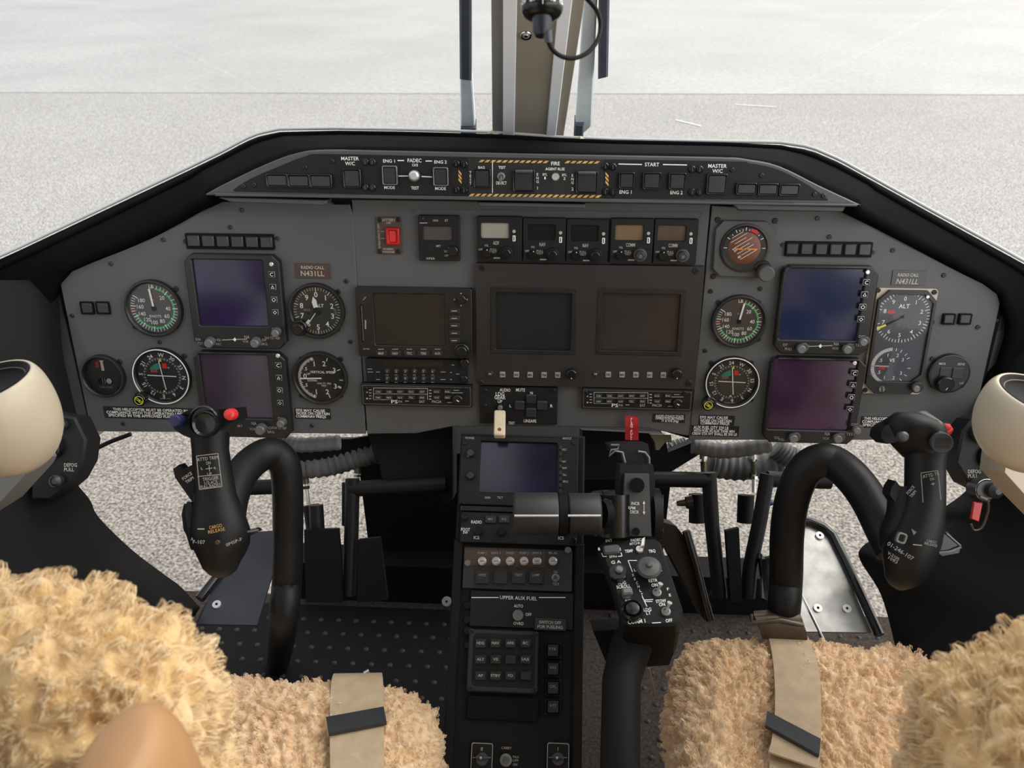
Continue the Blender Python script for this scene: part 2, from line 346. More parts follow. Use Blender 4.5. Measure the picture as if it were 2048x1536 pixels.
class Unit:                                                # a thing mounted on a flat frame; its shapes are measured on that plane
    def __init__(s, fr, cx, cy, name, label, cat, z=0, group=None, empty=True):
        s.fr = fr; s.c = fr.uv(cx, cy, z); s.z = z
        s.at = Matrix.Translation(fr.at(s.c.x, s.c.y, z)) @ fr.A.to_4x4(); s.px = 1/max(1e-9, (fr.uv(cx+20,cy,z)-fr.uv(cx-20,cy,z)).length/40)
        s.o = thing(name, label, cat, s.at, group) if empty else None; s.name = name; s.lab = (label, cat, group)
        s.py = 1/((fr.uv(cx,cy+20,z)-fr.uv(cx,cy-20,z)).length/40)
    def q(s, px, py, z=0): p = s.fr.uv(px, py, s.z+z)-s.c; return (p.x, p.y)
    def rect(s, x0, y0, x1, y1, z=0):
        xm, ym = (x0+x1)/2, (y0+y1)/2; a, b, c, d = s.q(x0,ym,z), s.q(x1,ym,z), s.q(xm,y0,z), s.q(xm,y1,z)
        return ((a[0]+b[0])/2, (c[1]+d[1])/2, abs(b[0]-a[0]), abs(c[1]-d[1]))
    def rbox(s, mb, x0, y0, x1, y1, z0, z1, bev=.0006, r=.001):
        r = max(r, bev*1.4) if r > 0 else 0
        return mb.prism(rrect(*s.rect(x0,y0,x1,y1,z1), r), z0, z1, bev)
    def frame(s, mb, o, i, z0, z1, bev=.0008, ro=.002, ri=.002, zi=None):
        return mb.ring(rrect(*s.rect(*o, z1), ro), rrect(*s.rect(*i, z1), ri), z0, z1, bev, zi)
    def fl(s, mb, x0, y0, x1, y1, z, r=0): return mb.flat(rrect(*s.rect(x0,y0,x1,y1,z), r), z)
    def cyl(s, mb, cx, cy, r, z0, z1, n=24, bev=.0006, r1=None):
        x, y = s.q(cx, cy, z1); return mb.cyl(x, y, r/s.px, z0, z1, n, bev, None if r1 is None else r1/s.px)
    def text(s, mb, t, cx, cy, h, z, w=None, **k): x, y = s.q(cx, cy, z); return mb.text(t, x, y, h/s.py, z, wfit=(w/s.px if w else None), **k)
    def line(s, mb, x0, y0, x1, y1, w, z): a, b = s.q(x0,y0,z), s.q(x1,y1,z); return mb.line(*a, *b, w/s.px, z)
    def poly(s, mb, P, z0, z1, bev=.0006): return mb.prism([s.q(x,y,z1) for x,y in P], z0, z1, bev)
    def put(s, mb, name, smooth=30): return mb.build(name, s.o, smooth)
    def single(s, mb, smooth=30):                            # a thing that is one mesh
        o = mb.build(s.name, None, smooth, s.at); return tag(o, *s.lab)
    def screw(s, cx, cy, r=4.2, z=0, m='screw_black', name='screw', par=None):
        mb = MB().m(m); s.cyl(mb, cx, cy, r, z, z+.0022, 14, .0007); x, y = s.q(cx, cy, z+.0022); a = random.random()*3
        mb.m('deep_black'); k = r/s.px*.62
        for b in (a, a+math.pi/2): mb.line(x-k*math.cos(b), y-k*math.sin(b), x+k*math.cos(b), y+k*math.sin(b), k*.28, z+.00235)
        return mb.build(name, par or s.o, 40)
# ================================================================ instrument panel (three plates)
def near(fr, px, py, z=0): return fr.uv(px, py, z)
ip = Unit(PF, 1050, 640, 'instrument_panel', 'wide matt grey instrument panel under the black glareshield, full of gauges and screens', 'instrument panel', z=-.003)
def plate(P, z0, z1, name, r=0, m='panel_grey'):
    mb = MB().m(m); pts = [ip.q(x, y, z1) for x, y in P]; mb.prism(pts, z0, z1, .0010); return ip.put(mb, name)
left_p = [(446,403),(660,404),(668,409),(699,409),(706,430),(731,868),(197,863),(184,852),(176,834),(119,562),(123,550),(134,541)]
mid_p = [(703,399),(1421,408),(1379,868),(1376,872),(1290,856),(1120,853),(905,853),(832,867),(734,868)]
right_p = [(1424,411),(1470,414),(1476,420),(1680,422),(1984,570),(1998,582),(2002,600),(1949,838),(1940,858),(1925,869),(1752,880),(1378,880)]
plate(left_p, -.0025, .0030, 'left_plate'); plate(mid_p, -.0025, .0022, 'centre_plate'); plate(right_p, -.0025, .0030, 'right_plate')
plate([(96,575),(118,555),(180,850),(196,872),(166,872),(150,850)], -.03, -.006, 'side_flange', m='trim_grey')
plate([(2022,612),(2000,585),(1945,850),(1935,880),(1960,868),(1972,850)], -.03, -.006, 'side_flange', m='trim_grey')
plate([(405,412),(430,385),(590,318),(650,308),(1440,322),(1560,340),(1710,405),(1725,422),(1980,565),(2010,600),(1950,850),(1930,876),(1380,878),(1290,852),(905,850),(832,862),(195,862),(176,845),(112,560)], -.012, -.0035, 'backing_frame', m='deep_black')
for (x, y) in [(482,421),(459,455),(325,480),(220,528),(692,563),(318,685),(143,632),(700,684),(245,848),(623,852),(1636,437),(1660,474),(1787,501),(1422,583),(1521,578),(1411,702),(1889,551),(1957,655),(1545,834),(1541,869),(1866,645)]:
    ip.screw(x, y, 4.4, .003, 'screw_steel')
# raised rim round the radio stack on the centre plate
mb = MB().m('trim_grey')
for a in [((825,418),(1404,424)),((825,418),(828,428)),((1404,424),(1400,436))]: ip.line(mb, *a[0], *a[1], 2.5, .0026)
ip.put(mb, 'plate_seam', 0)

# ================================================================ round gauges
def gauge(px, py, r, name, label, face='dial_black', group=None, glass=True, screws=True, ring='bezel_black', rim=None, dr=.86, sc_r=None):
    U = Unit(PF, px, py, name, label, 'gauge', group=group); k = 1/U.px
    mb = MB().m(ring); R0 = r*k
    mb.lathe([(R0*1.0,0),(R0,.006),(R0*.985,.0075),(R0*.93,.0078),(R0*.89,.0062),(R0*dr,.0022),(R0*dr,.0015)], 56)
    if rim: mb.m(rim); mb.lathe([(R0*.975,.0077),(R0*.965,.0083),(R0*.945,.0083),(R0*.935,.0077)], 56, cap=False)
    U.put(mb, 'bezel')
    if screws:
        d = sc_r or r*.94
        for a in (45,135,225,315): U.screw(px+d*1.08*math.cos(R(a)), py+d*math.sin(R(a)), 5.2, .0002)
    U.R = R0*dr; U.d = MB().m(face); U.d.cyl(0,0,U.R*1.01,.0008,.0020,56,0)
    return U
def ptr(mb, a, l0, l1, w0, w1, z, m='white_paint'):
    t = R(90-a); u = Vector((math.cos(t), math.sin(t))); n = Vector((-u.y, u.x)); mb.m(m)
    P = [u*l0-n*w0/2, u*l1-n*w1/2, u*l1+n*w1/2, u*l0+n*w0/2]; mb.prism([tuple(p) for p in P], z, z+.0006, 0)
def finish(U, glassy=True, mbn=None, hub=True):
    U.put(U.d, 'dial', 30)
    if mbn: U.put(mbn, 'needle', 0)
    if glassy:
        g = MB().m('dial_glass'); g.cyl(0,0,U.R*1.03,.0052,.0056,40,0); U.put(g, 'glass')
Z = .0024
# airspeed indicators
def airspeed(px, py, r, label, face, na):
    U = gauge(px, py, r, 'airspeed_indicator', label, face, 'airspeed indicators'); d = U.d; k = U.R
    sc = [(20,42),(40,90),(60,122),(80,152),(100,187),(120,217),(140,247),(160,276),(180,303)]
    def ang(v):
        for (a, b), (c, e) in zip(sc, sc[1:]):
            if v <= c: return b+(e-b)*(v-a)/(c-a)
        return sc[-1][1]
    d.m('green_paint').arc(0,0,k*.80,k*.075,8,252,Z,60)
    d.m('red_paint').tick(0,0,k*.72,k*.99,263,k*.045,Z+.0001)
    for v in range(20,185,5):
        big = v % 20 == 0; d.m('white_paint').tick(0,0,k*(.74 if big else .80),k*.95,ang(v),k*(.035 if big else .022),Z+.0002)
    for a in (14,24,33): d.tick(0,0,k*.80,k*.93,a,k*.022,Z+.0002)
    for v, a in sc:
        t = R(90-a); d.text(str(v), k*.56*math.cos(t), k*.58*math.sin(t), k*.155, Z+.0002, bold=.004, wfit=k*(.27 if v>99 else .2))
    d.text('LB', 0, k*.88, k*.13, Z+.0003); d.text('KNOTS', 0, -k*.32, k*.10, Z, bold=0)
    d.m('dim_paint').text('IAS', -k*.02, k*.34, k*.08, Z); d.m('dull_red')
    for i in range(7): d.tick(k*.09,k*.06,k*(.18+.09*i),k*(.22+.09*i),0,k*.09,Z)
    n = MB(); ptr(n, na, -k*.08, k*.80, k*.07, k*.075, .0036); n.m('deep_black').cyl(0,0,k*.1,.0034,.0046,20,.0005)
    finish(U, True, n)
airspeed(310, 616, 57, 'airspeed gauge with a green arc left of the violet screen', 'dial_grey', -6)
airspeed(1477, 642, 55.5, 'airspeed gauge with a green arc just below the square attitude indicator', 'dial_brown', 11)
# altimeter
U = gauge(635, 621, 56, 'altimeter', 'round altimeter numbered zero to nine under the brown radio call placard', 'dial_olive'); d = U.d; k = U.R
for i in range(50): d.m('cream_dim' if i%5 else 'white_paint').tick(0,0,k*(.85 if i%5 else .80),k*.97,i*7.2,k*.028,Z)
for i in range(10):
    t = R(90-36*i); d.m('white_paint').text(str(i), k*.66*math.cos(t), k*.68*math.sin(t), k*.21, Z, bold=.012)
d.text('ALT', k*.12, k*.22, k*.13, Z); d.m('dim_paint')
d.text('1013', -k*.42, k*.04, k*.10, Z); d.text('29.92', k*.75, -k*.02, k*.09, Z, rot=R(-80)); d.m('dial_black').prism(rrect(-k*.42,-k*.1,k*.26,k*.12),.002,.0023)
n = MB(); ptr(n,-12,0,k*.42,k*.16,k*.20,.0032); n.m('white_paint').prism([(-k*.175,k*.36),(k*.03,k*.42),(-k*.12,k*.60)],.0032,.0038)
ptr(n,216,k*.1,k*.95,k*.03,k*.03,.0041); ptr(n,222,k*.5,k*.82,k*.07,k*.09,.0039,'white_paint'); n.m('dial_black').cyl(0,0,k*.16,.0030,.0045,20,.0005)
finish(U, True, n)
kb = MB().m('gloss_black'); U.cyl(kb, 597, 657, 16, .0, .012, 24, .001); U.cyl(kb, 595, 660, 11, .012, .022, 24, .001); U.put(kb, 'setting_knob')
# vertical speed
U = gauge(642, 755, 54.5, 'vertical_speed_indicator', 'black dial lettered VERTICAL SPEED below the altimeter', 'dial_black'); d = U.d; k = U.R
for i in range(26):
    for sgn in (1,-1): d.m('white_paint').tick(0,0,k*(.80 if i%5==0 else .84),k*.95,270+sgn*i*2.9,k*.022,Z)
for a in (-22,22,65,95,115): 
    for sgn in (1,): d.tick(0,0,k*.80,k*.95,a,k*.035,Z)
for a in (202,158,118): d.tick(0,0,k*.80,k*.95,a,k*.035,Z)
for s_, a, f in [('.5',303,.72),('1',340,.66),('2',17,.66),('3',60,.70),('.5',243,.72),('1',200,.66),('2',158,.66),('3',120,.70),('0',276,.66)]:
    t = R(90-a); d.text(s_, k*f*math.cos(t), k*f*math.sin(t), k*(.21 if len(s_)==1 else .14), Z)
d.text('VERTICAL SPEED', k*.1, k*.26, k*.10, Z, wfit=k*1.05); d.text('DOWN', -k*.36, -k*.12, k*.085, Z, wfit=k*.4); d.text('UP', -k*.5, k*.17, k*.085, Z)
d.text('1000 FT. PER', k*.14, -k*.24, k*.075, Z, bold=.0, wfit=k*.6); d.text('MIN', k*.12, -k*.34, k*.075, Z, bold=0)
n = MB(); ptr(n,268,-k*.05,k*.86,k*.055,k*.05,.0036); finish(U, True, n)
# course deviation indicators
def cdi(px, py, r, label, hdg, face):
    U = gauge(px, py, r, 'course_deviation_indicator', label, 'dial_black', 'course deviation indicators', rim='white_paint'); d = U.d; k = U.R
    card = ['N','3','6','E','12','15','S','21','24','W','30','33']
    for i in range(72):
        a = i*5-hdg; d.m('white_paint' if i%2==0 else 'dim_paint').tick(0,0,k*(.66 if i%2==0 else .69),k*.75,a,k*.016,Z)
    d.m('white_paint')
    for i, c in enumerate(card):
        a = i*30-hdg; t = R(90-a); d.text(c, k*.86*math.cos(t), k*.86*math.sin(t), k*.15, Z, rot=R(-a), bold=.01)
    d.m(face).cyl(0,0,k*.62,.002,.0026,40,0)
    d.m('teal_paint').arc(0,0,k*.42,k*.24,300,350,Z+.0005,12)
    for i in range(-5,6):
        if i: d.m('dim_paint').cyl(i*k*.09,-k*.0,k*.014,.0026,.0028,8,0); d.cyl(0,i*k*.09,k*.014,.0026,.0028,8,0)
    d.m('red_paint').prism(rrect(-k*.30,k*.20,k*.26,k*.10),.0026,.0029); d.prism(rrect(k*.15,k*.42,k*.17,k*.20),.0026,.0029)
    d.m('yellow_paint').prism([(-k*.06,k*.60),(k*.06,k*.60),(0,k*.74)],.0026,.0030); d.m('dim_paint').prism(rrect(k*.3,k*.35,k*.07,k*.06),.0026,.0029)
    d.m('white_paint').prism([(-k*.05,-k*.66),(k*.05,-k*.66),(0,-k*.58)],.0026,.0030)
    d.m('cream_dim').text('BENDIX KING', 0, -k*.95, k*.05, Z, bold=0)
    n = MB(); n.m('white_paint'); n.line(-k*.58,k*.03,k*.58,k*.0,k*.035,.0036); n.line(-k*.04,k*.62,k*.10,-k*.56,k*.035,.0040); finish(U, True, n)
    kb = MB().m('gloss_black'); U.cyl(kb, px-r*.78, py+r*.80, r*.24, 0, .010, 24, .001); U.cyl(kb, px-r*.84, py+r*.87, r*.22, .010, .020, 24, .001)
    x, y = U.q(px-r*.84, py+r*.87, .0202); kb.m('yellow_paint').arc(x,y,k*.17,k*.025,0,360,.0202,24); kb.text('OBS',x,y,k*.11,.0202,rot=R(-40)); U.put(kb, 'course_knob')
cdi(326, 751, 57.5, 'compass rose dial with white crossed needles at the left, above the helicopter placard', 266, 'dial_black')
cdi(1463, 763, 55, 'compass rose dial with white crossed needles above the aux fuel placard', 246, 'dial_olive')
# turn and slip
U = gauge(209, 751, 43, 'turn_indicator', 'small black turn and slip dial at the bottom left end of the panel', 'dial_black', sc_r=38); d = U.d; k = U.R
d.m('cream_dim').prism([(-k*.12,k*.86),(k*.14,k*.86),(k*.07,k*.78),(k*.10,k*.30),(-k*.05,k*.30),(-k*.05,k*.78)],.002,.0030)
d.m('dull_red').prism(rrect(-k*.26,k*.62,k*.2,k*.35),.002,.0023); d.text('OFF',-k*.26,k*.62,k*.08,.0024)
d.m('deep_black').prism(rrect(k*.05,-k*.28,k*.8,k*.32,k*.14),.002,.0024)
d.m('dim_paint').cyl(k*.24,-k*.28,k*.15,.0024,.0034,24,.001); d.line(-k*.10,-k*.13,-k*.10,-k*.43,k*.03,.0026); d.line(k*.02,-k*.13,k*.02,-k*.43,k*.03,.0026)
d.text('2 MIN TURN', k*.04, -k*.62, k*.085, .0024, bold=0, wfit=k*.72); finish(U, True)
# attitude indicator, square case
U = Unit(PF, 1487, 497, 'attitude_indicator', 'square grey attitude indicator with a tilted brown horizon ball', 'gauge'); k = 46/U.px
P = [(1434,462),(1450,440),(1530,442),(1548,460),(1541,552),(1428,548)]
mb = MB().m('trim_grey'); U.poly(mb, [(1432,458),(1448,441),(1534,443),(1551,460),(1546,540),(1536,556),(1440,553),(1426,538)], 0, .007, .001); cx, cy = U.q(1489,496,.007)
mb.m('bezel_black').lathe([(k*1.08,.006),(k*1.06,.0095),(k*.98,.0098),(k*.90,.0075)], 56, cx, cy); U.put(mb, 'case')
for p in [(1436,440),(1551,442),(1427,553)]: U.screw(*p, 5.5, 0)
d = MB().m('dial_black'); d.cyl(cx,cy,k*.92,.006,.0076,48,0); d.m('white_paint')
for a in (-90,-60,-45,-30,-20,-10,0,10,20,30,45,60,90): d.tick(cx,cy,k*.76,k*(.90 if a%30==0 else .83),a,k*.03,.0078)
d.m('red_paint').arc(cx,cy,k*.82,k*.13,14,40,.0079,10); U.put(d, 'bank_scale')
b = MB().m('ball_brown'); b.lathe([(k*.70,.0076),(k*.60,.0092),(k*.42,.0103),(k*.2,.0108),(k*.001,.0110)], 40, cx, cy); b.m('white_paint')
for i, (l) in enumerate([.5,.34,.5,.34,.62,.34,.5,.34]):
    o = (i-2.2)*k*.145; t = R(33); u = Vector((math.cos(t),math.sin(t))); n_ = Vector((-u.y,u.x)); c = Vector((cx,cy))+n_*o
    z = .0113 if abs(o) < k*.3 else .0108
    b.line(*(c-u*k*l*.8), *(c+u*k*l*.8), k*.022, z)
b.text('20', cx-k*.42, cy-k*.08, k*.12, .0108, rot=R(33)); b.text('40', cx-k*.22, cy-k*.38, k*.10, .0108, rot=R(33)); U.put(b, 'horizon_ball')
b = MB().m('orange_paint'); b.line(cx-k*.40,cy-k*.02,cx-k*.10,cy-k*.02,k*.06,.0122); b.line(cx+k*.10,cy-k*.02,cx+k*.52,cy-k*.02,k*.06,.0122); b.cyl(cx,cy-k*.02,k*.045,.0118,.0124,12,0); U.put(b, 'aircraft_symbol')
b = MB().m('knob_grey'); b.m('gloss_black'); U.cyl(b,1527,537,16,.006,.012,24,.001); b.m('trim_grey'); U.cyl(b,1534,549,16,.012,.026,28,.0015); U.put(b,'caging_knob')
g = MB().m('dial_glass'); g.cyl(cx,cy,k*.92,.0130,.0134,40,0); U.put(g,'glass')
# round switch instrument, far right
U = gauge(1895, 745, 41.5, 'marker_lamp_panel', 'round black marker instrument with two square lamps at the right end of the panel', 'dial_black', sc_r=38); d = U.d; k = U.R
d.m('bezel_black').cyl(0,0,k*1.1,.002,.0075,40,.001); d.m('caption_dark').prism(rrect(-k*.28,k*.08,k*.62,k*.66),.007,.0090,.0006); d.prism(rrect(k*.42,k*.08,k*.62,k*.66),.007,.0090,.0006)
d.m('cream_dim').text('MKR',-k*.52,k*.62,k*.13,.0078); d.text('SENS',k*.52,k*.62,k*.13,.0078); d.text('LO',k*.75,-k*.52,k*.12,.0078); U.put(d,'dial')
kb = MB().m('gloss_black'); U.cyl(kb,1893,771,17,.0075,.018,28,.0015); x,y=U.q(1893,771,.0182); kb.m('cream_dim').line(x,y-k*.28,x+k*.10,y-k*.14,k*.05,.0183); U.put(kb,'selector_knob')

# ================================================================ combined ALT / VS instrument
U = Unit(PF, 1797, 682, 'altitude_display', 'tall altimeter and vertical speed display with a pale yellow frame on the right', 'gauge')
w0 = U.rect(1748,577,1873,786); cx, cy, w, h = w0; w = .0825; h = .1545; cx = U.q(1797,680)[0]
mb = MB().m('cream_paint'); ck = .014
mb.m('yellow_pale' if 'yellow_pale' in M else 'cream_paint')
P = [(cx-w/2+.003,cy-h/2),(cx+w/2-.003,cy-h/2),(cx+w/2,cy-h/2+.003),(cx+w/2,cy+h/2-.003),(cx+w/2-.003,cy+h/2),(cx-w/2+.003,cy+h/2),(cx-w/2,cy+h/2-.003),(cx-w/2,cy-h/2+.003)]
mb.prism(P, 0, .0035, .0004)
w2, h2 = w-.0035, h-.0035
oc = [(cx-w2/2+ck,cy-h2/2),(cx+w2/2-ck,cy-h2/2),(cx+w2/2,cy-h2/2+ck),(cx+w2/2,cy+h2/2-ck),(cx+w2/2-ck,cy+h2/2),(cx-w2/2+ck,cy+h2/2),(cx-w2/2,cy+h2/2-ck),(cx-w2/2,cy-h2/2+ck)]
U.put(mb, 'yellow_frame')
mb = MB().m('bezel_black'); mb.ring(oc, [(cx+(x-cx)*.90,cy+.006+(y-cy)*.84) for x,y in oc], .0035, .0085, .0006, .004); U.put(mb, 'bezel')
mb = MB().m('bezel_black'); U.cyl(mb,1835,776,12,.0085,.016,24,.001); mb.m('knob_grey'); U.cyl(mb,1834,779,7,.016,.022,20,.001); U.put(mb,'setting_knob')
mb = MB().m('knob_grey'); U.cyl(mb,1764,779,6.5,.0085,.0105,20,.0005); mb.m('deep_black'); U.line(mb,1764,773,1764,785,2,.0107); U.put(mb,'brightness_screw')
d = MB().m('dial_slate'); d.prism([(cx+(x-cx)*.93,cy+(y-cy)*.93) for x,y in oc], .0030, .0044); d.m('white_paint'); z = .0046
ax, ay = U.q(1805,634,.0046); ra = .0415-.003
d.m('white_paint')
for i in range(50): d.tick(ax,ay,ra*(.86 if i%5 else .80),ra*.97,i*7.2,ra*.026,z)
for i in range(10): t=R(90-36*i); d.text(str(i), ax+ra*.68*math.cos(t), ay+ra*.68*math.sin(t), ra*.15, z, bold=.005)
d.text('ALT', ax, ay+ra*.40, ra*.15, z)
bx, by = U.q(1782,733,.0046); rb = .0290; z2 = z
d.m('slate_plastic').cyl(bx+rb*.05,by,rb*.66,.0044,.00455,30,0); d.m('white_paint')
for i in range(26):
    for sg in (1,-1): d.tick(bx,by,rb*.80,rb*.97,270+sg*i*3.4,rb*.03,z2)
for a in (8,25,45,60,95,120,140,160,175): d.tick(bx,by,rb*.80,rb*.95,a,rb*.03,z2)
for s_,a in [('.5',300),('1',338),('2',22),('3',55),('.5',240),('1',202),('2',160),('3',122)]: t=R(90-a); d.text(s_, bx+rb*.62*math.cos(t), by+rb*.62*math.sin(t), rb*.17, z2, bold=.004)
d.text('VS', bx, by+rb*.32, rb*.17, z2); d.m('red_paint').prism(rrect(bx-rb*.42,by-rb*.10,rb*.30,rb*.12),.0044,.0047); d.prism(rrect(ax-ra*.42,ay+ra*.18,ra*.25,ra*.12),.0044,.0047)
d.m('dim_paint').text('VS', bx-rb*.2, by-rb*1.12, rb*.14, z); d.text('ALT', bx+rb*.45, by-rb*1.12, rb*.14, z); U.put(d,'dial')
n = MB(); n.m('yellow_paint').line(ax-ra*.88,ay-ra*.46,ax-ra*.55,ay-ra*.30,ra*.08,.0056); n.m('deep_black').line(ax-ra*.55,ay-ra*.30,ax+ra*.02,ay+ra*.02,ra*.05,.0056); n.cyl(ax,ay,ra*.06,.0046,.0058,12,0)
n.m('cream_dim').line(bx-rb*.80,by+rb*.03,bx-rb*.12,by+rb*.01,rb*.07,.0056); U.put(n,'needle',0)
g = MB().m('dial_glass'); g.prism([(cx+(x-cx)*.92,cy+(y-cy)*.92) for x,y in oc], .0066, .0069); U.put(g,'glass')
for p in [(1757,581),(1870,585),(1731,781)]: U.screw(*p, 5, .0035)
mb = MB().m('white_paint'); U.cyl(mb,1856,594,3.2,.0085,.0095,12,0); U.put(mb,'light_sensor')

# ================================================================ square electronic flight displays
def efis(TL, TR, BR, BL, STL, SBR, label, scr, btn_x, btn_y, knobs, low=True, sensor=None):
    cx = (TL[0]+TR[0]+BR[0]+BL[0])/4; cy = (TL[1]+TR[1]+BR[1]+BL[1])/4
    U = Unit(PF, cx, cy, 'flight_display', label, 'flight display', group='square flight displays')
    q = [U.q(*p, .009) for p in (TL,TR,BR,BL)]; x0=(q[0][0]+q[3][0])/2; x1=(q[1][0]+q[2][0])/2; y1=(q[0][1]+q[1][1])/2; y0=(q[2][1]+q[3][1])/2
    a = U.q(*STL,.009); b = U.q(*SBR,.009); c = .010
    def oct_(x0,x1,y0,y1,c): return [(x0+c,y0),(x1-c,y0),(x1,y0+c),(x1,y1-c),(x1-c,y1),(x0+c,y1),(x0,y1-c),(x0,y0+c)]
    mb = MB().m('bezel_black'); i_ = oct_(a[0]-.004,b[0]+.002,b[1]-.002,a[1]+.003,.0015); mb.ring(oct_(x0,x1,y0,y1,c), i_, 0, .0135, .0015, .002)
    U.put(mb, 'bezel')
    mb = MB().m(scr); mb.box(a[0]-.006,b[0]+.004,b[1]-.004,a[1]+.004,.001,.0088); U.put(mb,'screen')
    g = .0137
    for i, (s_, (bx, by)) in enumerate(zip('C^OD', [(btn_x[0]+(btn_x[1]-btn_x[0])*t, btn_y[0]+(btn_y[1]-btn_y[0])*t) for t in (0,1/3,2/3,1)])):
        mb = MB().m('knob_grey'); x, y = U.q(bx,by,.0155); mb.box(x-.0048,x+.0048,y-.0045,y+.0045,.0130,.0155,.0006,.001)
        z = .0157; mb.m('deep_black').flat(rrect(x,y,.0075,.007,.001),z); mb.m('white_paint'); z += .0002; r_ = .0022
        if s_ == 'C': mb.text('C',x,y,.0050,z)
        elif s_ == 'O': mb.arc(x,y,r_,.0008,0,360,z,16)
        elif s_ == '^': T = [(x-r_,y-r_*.8),(x+r_,y-r_*.8),(x,y+r_*1.1)]; [mb.line(*T[j],*T[(j+1)%3],.0007,z) for j in range(3)]
        else: T = [(x-r_*1.1,y),(x,y-r_*1.1),(x+r_*1.1,y),(x,y+r_*1.1)]; [mb.line(*T[j],*T[(j+1)%4],.0007,z) for j in range(4)]
        U.put(mb, 'button')
    if sensor: mb = MB().m('bright_metal'); U.cyl(mb,*sensor,4.2,.0135,.0155,16,.0008); U.put(mb,'light_sensor')
    for (kx, ky, kr) in knobs:
        mb = MB().m('trim_grey'); U.cyl(mb,kx+4,ky-4,kr*1.1,.0135,.018,20,.001); mb.m('knob_grey'); U.cyl(mb,kx,ky,kr*.95,.018,.027,20,.0012); U.put(mb,'knob')
    return U
def efis_text(U, items, dot=None):
    mb = MB().m('cream_dim')
    for t, x, y, h, w in items: U.text(mb, t, x, y, h, .0138, w=w, bold=.0)
    if dot: U.line(mb, dot[0]-26, dot[1]+1, dot[0]+24, dot[1]-1, 1.5, .0138); mb.m('white_paint'); x,y=U.q(*dot,.0138); mb.prism([(x-.003,y),(x,y+.003),(x+.002,y),(x,y-.003)],.0135,.0145)
    U.put(mb, 'lettering', 0)
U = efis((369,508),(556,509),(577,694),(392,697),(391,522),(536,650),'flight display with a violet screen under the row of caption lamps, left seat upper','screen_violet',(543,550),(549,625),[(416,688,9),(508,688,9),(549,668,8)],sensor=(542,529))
efis_text(U, [('DH',396,679,5,9),('TST',400,687,5,12),('HSI',436,680,5,11),('ARC',437,688,5,12),('NA',494,674,6,10),('VOR',491,683,5,12),('ADF',526,680,5,13),('BRG',528,688,5,13),('DIM',550,658,5,12),('DH TST REF',545,676,5,30)], (470,679))
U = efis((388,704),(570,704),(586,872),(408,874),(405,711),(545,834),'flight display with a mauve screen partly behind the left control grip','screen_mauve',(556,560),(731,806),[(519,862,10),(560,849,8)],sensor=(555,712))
efis_text(U, [('NA',508,847,6,10),('VOR',505,858,5,12),('ADF',540,856,5,13),('BRG',542,864,5,13),('DIM',562,837,5,12),('DH TST REF',560,856,5,26),('BRT',480,852,4,10)])
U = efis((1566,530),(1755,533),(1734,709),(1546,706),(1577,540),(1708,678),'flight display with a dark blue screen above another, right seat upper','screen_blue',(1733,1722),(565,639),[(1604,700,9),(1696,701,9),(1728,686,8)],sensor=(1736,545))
efis_text(U, [('TST',1570,690,5,10),('PULL',1577,698,5,14),('ARC',1612,693,5,12),('NA',1673,688,6,10),('VOR',1671,697,5,13),('DIM',1724,673,5,12),('DH TEST',1712,690,5,34)], (1641,692))
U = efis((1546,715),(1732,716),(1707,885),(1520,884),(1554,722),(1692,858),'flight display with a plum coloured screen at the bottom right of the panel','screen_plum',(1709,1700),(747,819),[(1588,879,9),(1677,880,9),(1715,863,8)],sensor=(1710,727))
efis_text(U, [('TST',1553,876,5,10),('PULL',1563,879,5,12),('ARC',1595,872,5,12),('NA',1655,868,6,10),('VOR',1652,877,5,13),('DIM',1709,849,5,12),('DH TEST',1694,868,5,34)])

# ================================================================ caption lamp rows and small lamps
def caprow(boxes, label, group, z1=.006):
    x0 = min(b[0] for b in boxes); x1 = max(b[2] for b in boxes); y0 = min(b[1] for b in boxes); y1 = max(b[3] for b in boxes)
    U = Unit(PF, (x0+x1)/2, (y0+y1)/2, 'caption_lamp_row', label, 'warning lamps', group=group)
    mb = MB().m('deep_black'); U.rbox(mb, x0-3, y0-3, x1+3, y1+3, 0, .0045, .0006); U.put(mb, 'housing')
    for b in boxes: mb = MB().m('caption_dark'); U.rbox(mb, *b, .004, .0075, .0012, .001); U.put(mb, 'lamp_cap')
    return U
U = caprow([(374+29.2*i, 471+.6*i, 398+29.2*i, 493+.6*i) for i in range(6)], 'row of six dark square caption lamps above the violet screen', 'rows of six caption lamps'); U.screw(369,483,4,0,'screw_steel'); U.screw(554,477,4,0,'screw_steel')
U = caprow([(1574+29*i, 487+.4*i, 1597+29*i, 509+.4*i) for i in range(6)], 'row of six dark square caption lamps above the dark blue screen', 'rows of six caption lamps'); U.screw(1566,490,4,0,'screw_steel'); U.screw(1747,505,4,0,'screw_steel')
for b, l in [((160,604,186,629),'unlit square lamp by the left edge of the panel, outer of the pair'),((191,604,218,629),'unlit square lamp left of the airspeed gauge, inner of the pair'),((1886,628,1911,650),'unlit square lamp right of the tall yellow-framed display, inner of the pair'),((1918,628,1944,650),'unlit square lamp by the right edge of the panel, outer of the pair')]:
    U = Unit(PF, (b[0]+b[2])/2, (b[1]+b[3])/2, 'indicator_lamp', l, 'lamp', group='square indicator lamps', empty=False)
    mb = MB().m('deep_black'); U.rbox(mb, *b, 0, .004, .0005); mb.m('caption_dark'); U.rbox(mb, b[0]+3,b[1]+3,b[2]-3,b[3]-3,.004,.006,.001); adopt(U.single(mb), ip.o)

